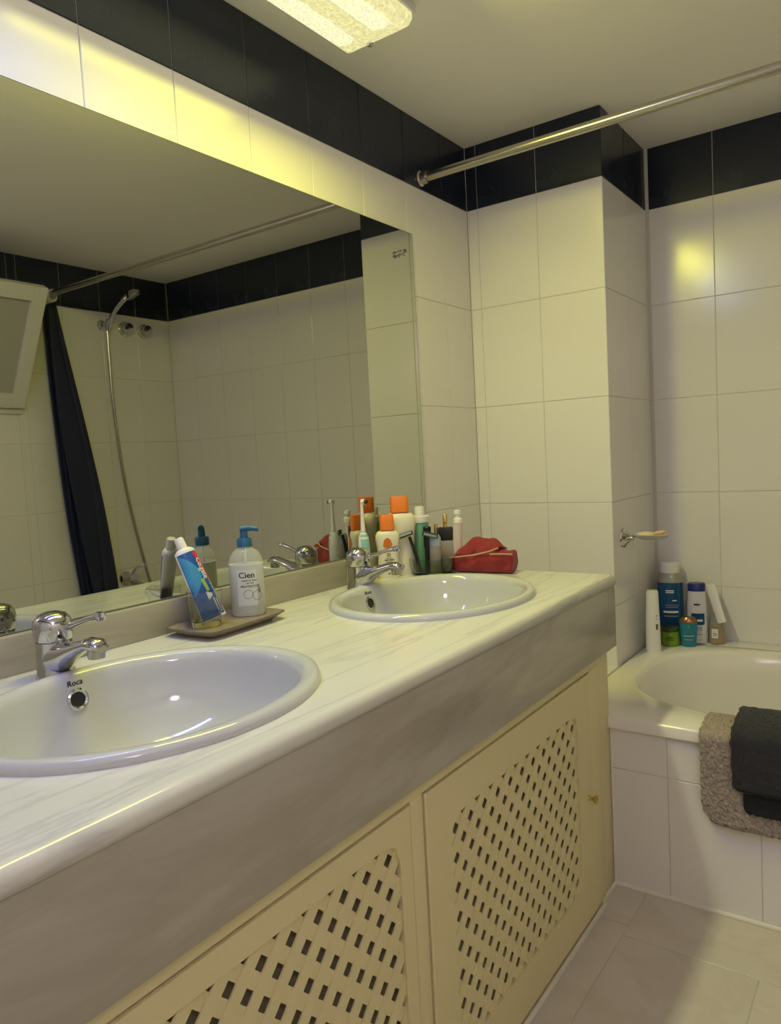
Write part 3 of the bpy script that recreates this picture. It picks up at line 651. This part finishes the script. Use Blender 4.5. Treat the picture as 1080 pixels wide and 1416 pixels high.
# soap pump
px_, py_ = 0.070, -1.118
sp_ = thing('soap_dispenser', 'clear pump bottle of hand soap with blue pump on the tray', 'soap dispenser', (px_, py_, SZ), face_cam(px_, py_))
MB().lathe([(0.0325, 0.1045), (0.031, 0.114), (0.0255, 0.126), (0.017, 0.134), (0.0125, 0.137), (0.0125, 0.1375)], 44, sx=1.06, sy=0.80, p=2.3, cap0=False).build('bottle', M['thin_clear'], sp_)
MB().lathe([(0.0, 0.0), (0.030, 0.0), (0.0325, 0.004), (0.0325, 0.104), (0.0, 0.104)], 44, sx=1.06, sy=0.80, p=2.3).build('liquid_soap', M['gel'], sp_)
def cyl_front(R, Ry, e, z0):
    return lambda x, y: ((R+e)*math.sin(x/R), -(Ry+e)*math.cos(x/R), z0+y)
RXp, RYp = 0.0345, 0.0262
lb = MB(); rows = []
for j in range(2):
    rows.append([cyl_front(RXp, RYp, 0.0009, 0.022+0.072*j)((i/16-0.5)*0.052+0.006, 0) for i in range(17)])
lb.loops(rows, False).build('label', M['label_pale'], sp_, ang=3)
lettering('Cien', 0.0165, cyl_front(RXp, RYp, 0.0018, 0.083), M['ink'], sp_, 'brand_lettering', bold=0.0003)
_off = 0.006
def pump_text(s, size, z, m, bold=0):
    fn = cyl_front(RXp, RYp, 0.0018, z)
    lettering(s, size, lambda x, y: fn(x+_off, y), m, sp_, 'label_lettering', bold=bold)
def dashes(t, fn, segs, h, m):
    mb = MB()
    for a, b in segs:
        n = 4
        mb.loops([[fn(a+(b-a)*k/n, dz) for k in range(n+1)] for dz in (-h/2, h/2)], False)
    mb.build('small_print', m, t, ang=3)
dashes(sp_, cyl_front(RXp, RYp, 0.0018, 0.0725), [(-0.010, 0.001), (0.003, 0.007), (0.009, 0.020)], 0.0022, M['grey_ink'])
dashes(sp_, cyl_front(RXp, RYp, 0.0018, 0.0675), [(-0.001, 0.004), (0.006, 0.013)], 0.0018, M['grey_ink'])
pump_text('PROTECTOR', 0.0064, 0.0605, M['ink'], 0.0001)
for cxx, czz, rr in ((-0.005, 0.045, 0.0085), (0.013, 0.042, 0.0095)):
    fn = cyl_front(RXp, RYp, 0.0016, czz)
    mb = MB(); rows = [[fn(cxx+_off+(rr+d)*math.cos(2*PI*k/28), (rr+d)*math.sin(2*PI*k/28)) for k in range(28)] for d in (-0.0005, 0.0005)]
    mb.loops(rows).build('label_circle', M['grey_ink'], sp_)
fn = cyl_front(RXp, RYp, 0.0018, 0.052)
MB().add([fn(0.0225+_off*0.3+0.0024*math.cos(2*PI*k/18), 0.006*math.sin(2*PI*k/18)) for k in range(18)], [tuple(range(18))]).build('label_oval', M['grey_ink'], sp_)
pu = MB().lathe([(0.0, 0.138), (0.0150, 0.138), (0.0150, 0.153), (0.013, 0.156), (0.0, 0.156)], 28).build('collar', M['blue_pump'], sp_)
MB().lathe([(0.0, 0.156), (0.0078, 0.156), (0.0072, 0.170), (0.0085, 0.1715), (0.0, 0.1715)], 20).build('pump_stem', M['blue_pump'], pu)
MB().tube(catmull([(-0.008, 0, 0.1735), (0.004, 0, 0.1745), (0.018, -0.003, 0.1740), (0.029, -0.005, 0.1710)], 5), [0.0062]*5+[0.0058]*5+[0.0048]*5+[0.004], 12).build('nozzle', M['blue_pump'], pu)
MB().tube([(0, 0, 0.004), (0, 0, 0.14)], 0.0022, 8).build('dip_tube', M['white_pl'], sp_)

# ------------------------------------------------------------------ electric toothbrush
tb_ = thing('electric_toothbrush', 'white and mint electric toothbrush standing behind the chrome tap', 'toothbrush', (0.054, -0.705, K), face_cam(0.054, -0.705)+0.35)
MB().lathe([(0.0, 0.0), (0.0125, 0.0), (0.0140, 0.006), (0.0135, 0.05), (0.0145, 0.09), (0.0125, 0.115), (0.007, 0.128), (0.0, 0.129)], 24).build('handle', M['white_pl'], tb_)
grip = MB(); rows = []
for i in range(13):
    t = i/12; z = 0.055+0.068*t; R = 0.0146 if t < 0.5 else 0.0146-0.0045*((t-0.5)/0.5)**2
    rows.append([((R+0.0002)*math.sin(a), -(R+0.0002)*math.cos(a), z) for a in [-0.2-0.9*t+ (0.5+1.6*t)*k/8 for k in range(9)]])
grip.loops(rows, False).build('grip', M['teal'], tb_, ang=3)
nk = MB().lathe([(0.0, 0.129), (0.0062, 0.1295), (0.0052, 0.150), (0.0036, 0.190), (0.0036, 0.203), (0.0, 0.204)], 16).build('brush_neck', M['white_pl'], tb_)
MB().lathe([(0.0, -0.006), (0.0065, -0.005), (0.0070, 0.0), (0.0066, 0.004), (0.0, 0.004)], 20).xf(Matrix.Translation((0.004, -0.002, 0.2035)) @ Matrix.Rotation(PI/2, 4, 'X') @ Matrix.Rotation(0.7, 4, 'Y')).build('brush_head', M['white_pl'], nk)
MB().lathe([(0.0, 0.0), (0.0052, 0.0), (0.0048, 0.007), (0.0, 0.007)], 14).xf(Matrix.Translation((0.0065, -0.005, 0.2035)) @ Matrix.Rotation(PI/2, 4, 'X') @ Matrix.Rotation(0.7, 4, 'Y')).build('bristles', M['ink'], nk)

# ------------------------------------------------------------------ sun creams
def sunscreen(x, y, hb, hc, rw, label, small):
    t = thing('sunscreen_bottle', label, 'sun cream', (x, y, K), face_cam(x, y)+0.10, 'orange capped sun creams')
    prof = [(0.0, 0), (rw*0.86, 0), (rw*0.92, 0.004), (rw*0.90, hb*0.25), (rw*0.84, hb*0.45), (rw*0.90, hb*0.65), (rw*1.0, hb*0.80), (rw*0.97, hb*0.90), (rw*0.80, hb*0.97), (rw*0.5, hb), (0, hb)]
    MB().lathe(prof, 40, sx=1.0, sy=0.58, p=2.5).build('bottle', M['cream'], t, ang=0.8)
    cw = rw*0.58
    c = MB().lathe([(0.0, hb+0.0004), (cw, hb+0.0004), (cw*1.0, hb+0.003), (cw*0.98, hc-0.004), (cw*0.90, hc), (0.0, hc)], 32, sx=1.0, sy=0.80, p=5).build('cap', M['orange'], t, ang=0.7)
    fr0 = lambda xx, zz: (xx, -(rw*0.58*0.97)*math.sqrt(max(0.05, 1-(abs(xx)/(rw*1.02))**2.5)) - 0.0006, zz)
    if small:
        pts = [(0.012*1.0*math.cos(a)*(0.9 if math.sin(a) > 0 else 1.05), 0.088+(0.016 if math.sin(a) > 0 else 0.010)*math.sin(a)) for a in [2*PI*k/22 for k in range(22)]]
        MB().add([fr0(px-0.002, pz) for px, pz in pts] + [fr0(-0.002, 0.088)], [(k, (k+1) % 22, 22) for k in range(22)]).build('sun_print', M['orange_print'], t)
        fnn = lambda zz: (lambda a, b: (lambda q: (q[0], q[1]-0.0008, q[2]))(fr0(a, zz+b)))
        lettering('D', 0.0120, fnn(0.060), M['ink'], t, 'label_lettering', bold=0.0004)
        dashes(t, fnn(0.0515), [(-0.008, -0.001), (0.001, 0.009)], 0.0018, M['grey_ink'])
        dashes(t, fnn(0.0470), [(-0.012, -0.002), (0.000, 0.013)], 0.0026, M['ink'])
        dashes(t, fnn(0.0420), [(-0.009, 0.001), (0.003, 0.010)], 0.0018, M['grey_ink'])
        dashes(t, fnn(0.0120), [(-0.004, 0.002), (0.004, 0.013)], 0.0024, M['ink'])
    return t
sunscreen(0.056, -0.607, 0.123, 0.163, 0.0315, 'short cream sun lotion bottle with orange cap and orange sun print', True)
sunscreen(0.061, -0.553, 0.165, 0.206, 0.0410, 'tall cream sun lotion bottle with orange cap behind the shorter one', False)

# ------------------------------------------------------------------ green bottle, glass bowl and what stands in it
t = thing('lotion_bottle', 'green bottle with white shoulder and flip cap beside the glass bowl', 'bottle', (0.083, -0.492, K), face_cam(0.08, -0.49))
MB().lathe([(0.0, 0), (0.022, 0), (0.0235, 0.003), (0.0235, 0.132), (0.0, 0.132)], 32).build('body', M['green_cap'], t)
MB().lathe([(0.0, 0.1322), (0.0265, 0.1322), (0.0270, 0.148), (0.024, 0.150), (0.0, 0.150)], 32).build('shoulder', M['white_pl'], t)
MB().lathe([(0.0, 0.1502), (0.0135, 0.1502), (0.0135, 0.170), (0.012, 0.174), (0.0, 0.175)], 24).build('cap', M['white_pl'], t)
bx_, by_ = 0.136, -0.522
t = thing('glass_bowl', 'round greenish glass bowl holding razors and cosmetics', 'bowl', (bx_, by_, K))
MB().lathe([(0.0, 0.0), (0.042, 0.0), (0.050, 0.004), (0.058, 0.020), (0.0605, 0.042), (0.0590, 0.0425), (0.0555, 0.021), (0.048, 0.0075), (0.0, 0.006)], 44).build('bowl', M['green_glass'], t)
BZ = K+0.0065
def razor(x, y, dx, dy, lab, hx):
    t = thing('razor', lab, 'razor', (x, y, BZ), 0, 'black disposable razors in the bowl')
    pts = catmull([(0, 0, 0.002), (dx*0.4, dy*0.4, 0.045), (dx, dy, 0.095)], 6)
    MB().tube(pts, [0.0048-0.0012*abs(i/12-0.4) for i in range(len(pts))], 10).build('handle', M['black'], t)
    hd = MB().box(-0.020, 0.020, -0.005, 0.005, -0.005, 0.006).xf(Matrix.Translation((dx+hx*0.010, dy-0.004, 0.100)) @ Matrix.Rotation(0.35*hx, 4, 'Y') @ Matrix.Rotation(0.6, 4, 'Z')).build('razor_head', M['black'], t, bevel=0.002)
    MB().box(-0.017, 0.017, -0.0066, -0.0052, -0.002, 0.004).xf(Matrix.Translation((dx+hx*0.010, dy-0.004, 0.100)) @ Matrix.Rotation(0.35*hx, 4, 'Y') @ Matrix.Rotation(0.6, 4, 'Z')).build('blade', M['steel_blue'], hd)
razor(0.120, -0.555, -0.022, -0.012, 'black razor leaning left in the glass bowl', -1)
razor(0.135, -0.548, 0.012, -0.008, 'black razor leaning right in the glass bowl', 1)
t = thing('mascara_tube', 'slim black mascara tube in the glass bowl behind the razors', 'cosmetic', (0.118, -0.512, BZ))
MB().lathe([(0.0, 0), (0.0085, 0), (0.0085, 0.062), (0.0, 0.062)], 18).build('tube', M['black'], t)
MB().lathe([(0.0, 0.0622), (0.0105, 0.0622), (0.0105, 0.114), (0.009, 0.116), (0.0, 0.116)], 18).build('cap', M['black'], t)
t = thing('deodorant_stick', 'brownish cosmetic bottle with grey-blue rounded cap in the bowl', 'cosmetic', (0.160, -0.542, BZ))
MB().lathe([(0.0, 0), (0.0165, 0), (0.0170, 0.003), (0.0165, 0.070), (0.0, 0.070)], 24, sy=0.8).build('bottle', M['smoky'], t)
MB().lathe([(0.0, 0.0702), (0.0165, 0.0702), (0.0160, 0.090), (0.012, 0.098), (0.0, 0.100)], 24, sy=0.8).build('cap', M['steel_blue'], t)
t = thing('perfume_bottle', 'dark perfume bottle with black collar and gold spray top', 'perfume', (0.160, -0.488, K), face_cam(0.16, -0.49))
MB().box(-0.021, 0.021, -0.010, 0.010, 0, 0.085).build('bottle', M['smoky'], t, bevel=0.004)
c = MB().box(-0.0195, 0.0195, -0.011, 0.011, 0.0855, 0.119).build('collar', M['black'], t, bevel=0.003)
MB().lathe([(0.0, 0.1192), (0.0052, 0.1192), (0.0048, 0.130), (0.0062, 0.132), (0.0062, 0.150), (0.0045, 0.153), (0.0, 0.1535)], 18).build('spray_top', M['gold'], t)
t = thing('nail_polish', 'tiny bottle with gold cap behind the razors in the bowl', 'cosmetic', (0.138, -0.500, BZ))
MB().lathe([(0.0, 0), (0.009, 0), (0.009, 0.085), (0.0, 0.086)], 16).build('bottle', M['smoky'], t)
MB().lathe([(0.0, 0.0862), (0.0055, 0.0862), (0.0048, 0.122), (0.0, 0.1225)], 16).build('cap', M['gold'], t)
t = thing('cream_tube', 'pale pink tube with white screw cap beside the red pouch', 'tube', (0.186, -0.478, K), face_cam(0.19, -0.48))
rows = []
for i in range(11):
    q = i/10; a_ = 0.013+0.000*q; b_ = 0.0012+0.010*q
    rows.append([(a_*math.cos(2*PI*k/22)+0.006*q*q, b_*math.sin(2*PI*k/22), 0.001+0.128*q) for k in range(22)])
MB().loops(rows, True, True, True).build('tube', M['pink_tube'], t, ang=1.0)
MB().lathe([(0.0, 0.1292), (0.0125, 0.1292), (0.0115, 0.140), (0.0075, 0.143), (0.0075, 0.150), (0.0100, 0.152), (0.0095, 0.162), (0.0, 0.164)], 20, cx=0.006).build('cap', M['white_pl'], t)

# ------------------------------------------------------------------ red pouch
rp = thing('cosmetic_pouch', 'crumpled red fabric pouch with tan zip beside the far basin', 'pouch', (0.258, -0.462, K), 0.10)
rows = []; NL, NC = 30, 36
for i in range(NL+1):
    q = i/NL; x = -0.078+0.158*q
    e = math.sin(PI*min(1, max(0, q*0.94+0.03)))**0.35
    hgt = 0.048+0.030*math.exp(-((q-0.55)/0.24)**2)+0.006*math.sin(9*q)
    row = []
    for k in range(NC):
        a = 2*PI*k/NC; c, d = math.cos(a), math.sin(a)
        kk = (abs(c)**3+abs(d)**3)**(-1/3)
        yy = 0.034*kk*c*(0.75+0.25*e); zz = hgt*0.5*(1+kk*d)
        if d > 0.2: yy *= 1-0.45*(d-0.2); 
        amp = 0.0032*max(0, min(1, zz/0.02))
        wr_ = math.sin(17*q+2.3*a)*amp + math.sin(31*q-3*a+1)*amp*0.6 + math.sin(8*q+5*a)*amp*0.7
        x_ = x + (0.010*(q-0.5)*2)*(zz/0.06)
        row.append((x_, yy+wr_*c, max(0.0006, zz+wr_*max(0, d))))
    rows.append(row)
po = MB().loops(rows, True, True, True).build('pouch_body', M['red'], rp, ang=1.2)
ss = po.modifiers.new('sub', 'SUBSURF'); ss.levels = 1; ss.render_levels = 1
MB().tube(catmull([(-0.084, -0.030, 0.039), (-0.050, -0.037, 0.0445), (-0.010, -0.037, 0.050), (0.025, -0.032, 0.058), (0.048, -0.022, 0.066)], 8), 0.0020, 8).build('zip', M['zip'], rp)
MB().tube(catmull([(0.030, -0.036, 0.052), (0.060, -0.036, 0.053), (0.086, -0.026, 0.051)], 8), 0.0018, 8).build('zip', M['zip'], rp)
fl_ = MB(); rows = []
for i in range(13):
    q = i/12
    base = Vector((-0.078+0.125*q, -0.030+0.010*q, 0.041+0.024*q))
    rows.append([base + Vector((0.018*s + 0.004*math.sin(6*q+s*5), 0.030*s, (0.040*math.sin(PI*min(1, 0.15+q*0.85))*math.sin(PI*s*0.62) + 0.004*math.sin(14*q+4*s)))) for s in [j/10 for j in range(11)]])
fo = fl_.loops(rows, False).build('top_flap', M['red'], rp, ang=3)
sm = fo.modifiers.new('thick', 'SOLIDIFY'); sm.thickness = 0.0016

# ------------------------------------------------------------------ bath mat and towel over the tub edge
def noise2(i, j, seed): 
    h = math.sin(i*127.1+j*311.7+seed*74.7)*43758.5453; return h-math.floor(h)
def drape(name, parent, m, xl, xr, prof, rc, thick, amp, nx, ns, seed, wave=0.0, ang=3):
    # prof: list of (y, z) along the cloth from inside the tub to the lower hem; arc-length resampled
    P = [Vector((0, y, z)) for y, z in prof]; C = catmull(P, 14)
    ds = [0]
    for a, b in zip(C, C[1:]): ds.append(ds[-1]+(b-a).length)
    T = ds[-1]; rows = []; ii = 0
    for i in range(ns+1):
        d = T*i/ns
        while ii < len(ds)-2 and ds[ii+1] < d: ii += 1
        f = (d-ds[ii])/max(1e-9, ds[ii+1]-ds[ii]); p = C[ii].lerp(C[ii+1], f)
        tg = (C[ii+1]-C[ii]).normalized(); nr = Vector((0, tg.z, -tg.y))
        rem = T-d; inset = rc-math.sqrt(max(0, rc*rc-(rc-rem)**2)) if rem < rc else 0.0
        row = []
        for k in range(nx+1):
            s = k/nx; x = xl+inset+(xr-xl-2*inset)*s
            off = amp*(noise2(i, k, seed)-0.5)*2 + wave*math.sin(14*x+6*d)
            row.append(p + nr*off + Vector((x, 0, 0)))
        rows.append(row)
    o = MB().loops(rows, False).build(name, m, parent, ang=ang)
    sm = o.modifiers.new('thick', 'SOLIDIFY'); sm.thickness = thick; sm.offset = 0
    return o
yf = YE-0.010
bm_ = thing('bath_mat', 'taupe chenille bath mat hung over the edge of the bathtub', 'bath mat', (0, 0, 0))
drape('pile', bm_, M['mat'], 0.772, 1.27, [(-0.262, 0.250), (-0.285, 0.345), (-0.305, 0.415), (-0.335, 0.442), (-0.395, 0.442), (yf-0.012, 0.428), (yf-0.013, 0.395), (yf-0.010, 0.31), (yf-0.008, 0.222)], 0.045, 0.009, 0.0026, 190, 170, 3, 0.001)
tw_ = thing('hand_towel', 'charcoal terry towel folded over the bath mat', 'towel', (0, 0, 0))
drape('terry', tw_, M['towel'], 0.842, 1.21, [(-0.250, 0.300), (-0.280, 0.380), (-0.298, 0.430), (-0.325, 0.462), (-0.395, 0.464), (yf-0.030, 0.448), (yf-0.034, 0.41), (yf-0.031, 0.37), (yf-0.030, 0.322)], 0.016, 0.013, 0.0016, 150, 130, 5, 0.002)
drape('lower_fold', tw_, M['towel_band'], 0.862, 1.20, [(yf-0.019, 0.40), (yf-0.019, 0.36), (yf-0.020, 0.31), (yf-0.019, 0.268)], 0.014, 0.009, 0.0008, 90, 40, 8, 0.0015)
drape('border_band', tw_, M['towel_band'], 0.850, 1.205, [(yf-0.036, 0.334), (yf-0.040, 0.329), (yf-0.036, 0.323)], 0.004, 0.006, 0.0003, 60, 8, 9, 0.001)

# ------------------------------------------------------------------ soap dish on the pier
t = thing('soap_dish', 'glass soap dish on a chrome wall cup above the bathtub', 'soap dish', (XP, 0.092, 0.806))
MB().lathe([(0.0, 0), (0.030, 0), (0.029, 0.004), (0.018, 0.012), (0.009, 0.022), (0.007, 0.034), (0.0, 0.036)], 28).xf(Matrix.Rotation(PI/2, 4, 'Y')).build('wall_cup', M['chrome'], t)
MB().lathe([(0.0, -0.004), (0.030, -0.002), (0.048, 0.004), (0.056, 0.013), (0.054, 0.0145), (0.045, 0.007), (0.028, 0.002), (0.0, 0.000)], 36, sy=0.8, cx=0.084).build('dish', M['dish'], t)
t = thing('soap_bar', 'cream coloured oval soap bar on the glass dish', 'soap', (XP+0.070, 0.086, 0.8110), 0.3)
MB().lathe([(0.0, 0), (0.020, 0.0005), (0.026, 0.006), (0.022, 0.013), (0.010, 0.0155), (0.0, 0.016)], 28, sy=0.68).build('bar', M['soap_cream'], t)
t = thing('soap_bar', 'peach coloured soap bar leaning at the outer end of the dish', 'soap', (XP+0.108, 0.094, 0.8165), -0.2)
MB().lathe([(0.0, 0), (0.016, 0.0005), (0.020, 0.005), (0.018, 0.011), (0.008, 0.013), (0.0, 0.0135)], 28, sy=0.75, p=2.6).xf(Matrix.Rotation(-0.22, 4, 'Y')).build('bar', M['soap_orange'], t)

# ------------------------------------------------------------------ bottles on the tub corner
DZ = TZ+0.0025
def lines_on(t, R, zs, m, w_, h_=0.0016, x0=0.0, sy=1.0):
    for z in zs:
        fn = cyl_front(R, R*sy, 0.0006, z)
        rows = [[fn(x0+w_*(k/6-0.5), dz) for k in range(7)] for dz in (-h_/2, h_/2)]
        MB().loops(rows, False).build('label_line', m, t, ang=3)
def small_text(t, s, size, R, z, m, sy=1.0, x0=0.0, bold=0.0):
    fn = cyl_front(R, R*sy, 0.0010, z)
    lettering(s, size, lambda x, y: fn(x+x0, y), m, t, 'label_lettering', bold=bold)
x, y = 0.489, 0.205
t = thing('shampoo_bottle', 'slim white shampoo bottle against the pier wall in the tub corner', 'bottle', (x, y, DZ-0.003), face_cam(x, y))
MB().lathe([(0.0, 0), (0.0225, 0), (0.0232, 0.004), (0.0215, 0.10), (0.0195, 0.150), (0.0, 0.150)], 30, sy=0.7, p=3).build('bottle', M['white_pl'], t)
MB().lathe([(0.0, 0.1503), (0.0195, 0.1503), (0.0185, 0.190), (0.016, 0.196), (0.0, 0.198)], 28, sy=0.75, p=2.6).build('cap', M['white_pl'], t)
lines_on(t, 0.0215, [0.117, 0.107, 0.060, 0.050], M['grey_ink'], 0.010, 0.0025, 0.014, 0.75)
lines_on(t, 0.0225, [0.082], M['bronze'], 0.010, 0.018, 0.014, 0.75)
x, y = 0.502, 0.368
t = thing('shower_gel_bottle', 'large clear bottle of dark blue shower gel with white cap', 'bottle', (x, y, DZ), face_cam(x, y))
MB().lathe([(0.0, 0), (0.038, 0), (0.0405, 0.004), (0.0405, 0.195), (0.0, 0.195)], 36, sy=0.8, p=2.6).build('bottle', M['blue_gel'], t)
MB().lathe([(0.0, 0.1951), (0.0405, 0.1951), (0.0375, 0.212), (0.031, 0.226), (0.0, 0.226)], 36, sy=0.8, p=2.4).build('neck', M['clear_grey'], t)
MB().lathe([(0.0, 0.2262), (0.0315, 0.2262), (0.0315, 0.2575), (0.029, 0.260), (0.0, 0.260)], 32, sy=0.85).build('cap', M['white_pl'], t)
lines_on(t, 0.041, [0.170, 0.164], M['white_ink'], 0.026, 0.0035, -0.002, 0.86)
lines_on(t, 0.041, [0.137], M['white_ink'], 0.014, 0.0035, 0.012, 0.86)
lines_on(t, 0.041, [0.122, 0.115], M['steel_blue'], 0.042, 0.0022, 0.004, 0.86)
lines_on(t, 0.041, [0.099], M['white_ink'], 0.048, 0.0065, 0.0, 0.86)
lines_on(t, 0.041, [0.085], M['steel_blue'], 0.044, 0.003, 0.0, 0.86)
x, y = 0.516, 0.300
t = thing('cream_jar', 'squat lime green jar in front of the blue bottle', 'jar', (x, y, DZ-0.003), face_cam(x, y))
MB().lathe([(0.0, 0), (0.024, 0), (0.029, 0.004), (0.0305, 0.020), (0.029, 0.048), (0.0, 0.048)], 32).build('jar_body', M['lime'], t)
MB().lathe([(0.0, 0.0482), (0.0275, 0.0482), (0.0275, 0.060), (0.026, 0.062), (0.0, 0.062)], 32).build('lid', M['lime_lid'], t)
lines_on(t, 0.0310, [0.032, 0.024], M['lime_lid'], 0.022, 0.003, 0.0)
x, y = 0.572, 0.305
t = thing('gel_tube', 'small turquoise tube with bronze top in front of the white bottle', 'tube', (x, y, DZ-0.003), face_cam(x, y))
MB().lathe([(0.0, 0), (0.0215, 0), (0.0225, 0.003), (0.028, 0.080), (0.0, 0.080)], 30, sy=0.62).build('tube', M['turq'], t)
MB().lathe([(0.0, 0.0802), (0.0285, 0.0802), (0.027, 0.088), (0.018, 0.097), (0.0, 0.099)], 30, sy=0.62).build('cap', M['bronze'], t)
small_text(t, '5', 0.014, 0.027, 0.068, M['tp_green'], 0.62)
lines_on(t, 0.0245, [0.038], M['white_ink'], 0.034, 0.0016, 0.0, 0.70)
lines_on(t, 0.0240, [0.026], M['steel_blue'], 0.026, 0.003, 0.0, 0.72)
x, y = 0.586, 0.362
t = thing('body_lotion_bottle', 'white lotion bottle with dark blue cap in the tub corner', 'bottle', (x, y, DZ), face_cam(x, y))
MB().lathe([(0.0, 0), (0.0295, 0), (0.032, 0.004), (0.032, 0.060), (0.029, 0.130), (0.0265, 0.170), (0.0, 0.170)], 34, sy=0.65, p=2.4).build('bottle', M['white_pl'], t)
MB().lathe([(0.0, 0.1702), (0.0268, 0.1702), (0.0268, 0.193), (0.024, 0.196), (0.0, 0.196)], 32, sy=0.7, p=2.4).build('cap', M['navy_cap'], t)
lines_on(t, 0.0300, [0.128], M['ink'], 0.018, 0.0048, 0.0, 0.70)
lines_on(t, 0.0315, [0.080], M['blue_gel'], 0.042, 0.038, 0.003, 0.70)
lines_on(t, 0.0322, [0.076], M['white_ink'], 0.022, 0.007, 0.006, 0.70)
lines_on(t, 0.0322, [0.052, 0.045, 0.030], M['steel_blue'], 0.022, 0.0025, 0.004, 0.70)
x, y = 0.644, 0.368
t = thing('oil_bottle', 'clear bottle of tan liquid with a white label at the row end', 'bottle', (x, y, DZ), face_cam(x, y))
MB().lathe([(0.0, 0), (0.020, 0), (0.0235, 0.004), (0.0235, 0.045), (0.0215, 0.060), (0.0, 0.060)], 30, sy=0.8).build('liquid_part', M['tan_liquid'], t)
MB().lathe([(0.0, 0.0602), (0.0215, 0.0602), (0.018, 0.085), (0.012, 0.100), (0.0, 0.100)], 30, sy=0.8).build('upper_part', M['clear_grey'], t)
lines_on(t, 0.0238, [0.036], M['white_ink'], 0.020, 0.030, -0.006, 0.82)
lines_on(t, 0.0245, [0.030, 0.036], M['ink'], 0.012, 0.002, -0.006, 0.82)
t = thing('squeeze_tube', 'white squeeze tube leaning over the bottle of tan liquid', 'tube', (0.655, 0.348, DZ+0.03))
rows = []
for i in range(9):
    q = i/8; c = Vector((0.010-0.040*q, -0.004+0.030*q, 0.045+0.115*q))
    rows.append([c + Vector((0.0135*math.cos(2*PI*k/18), (0.0015+0.006*(1-q))*math.sin(2*PI*k/18), 0.004*math.cos(2*PI*k/18))) for k in range(18)])
MB().loops(rows, True, True, True).build('tube', M['white_pl'], t, ang=1.0)
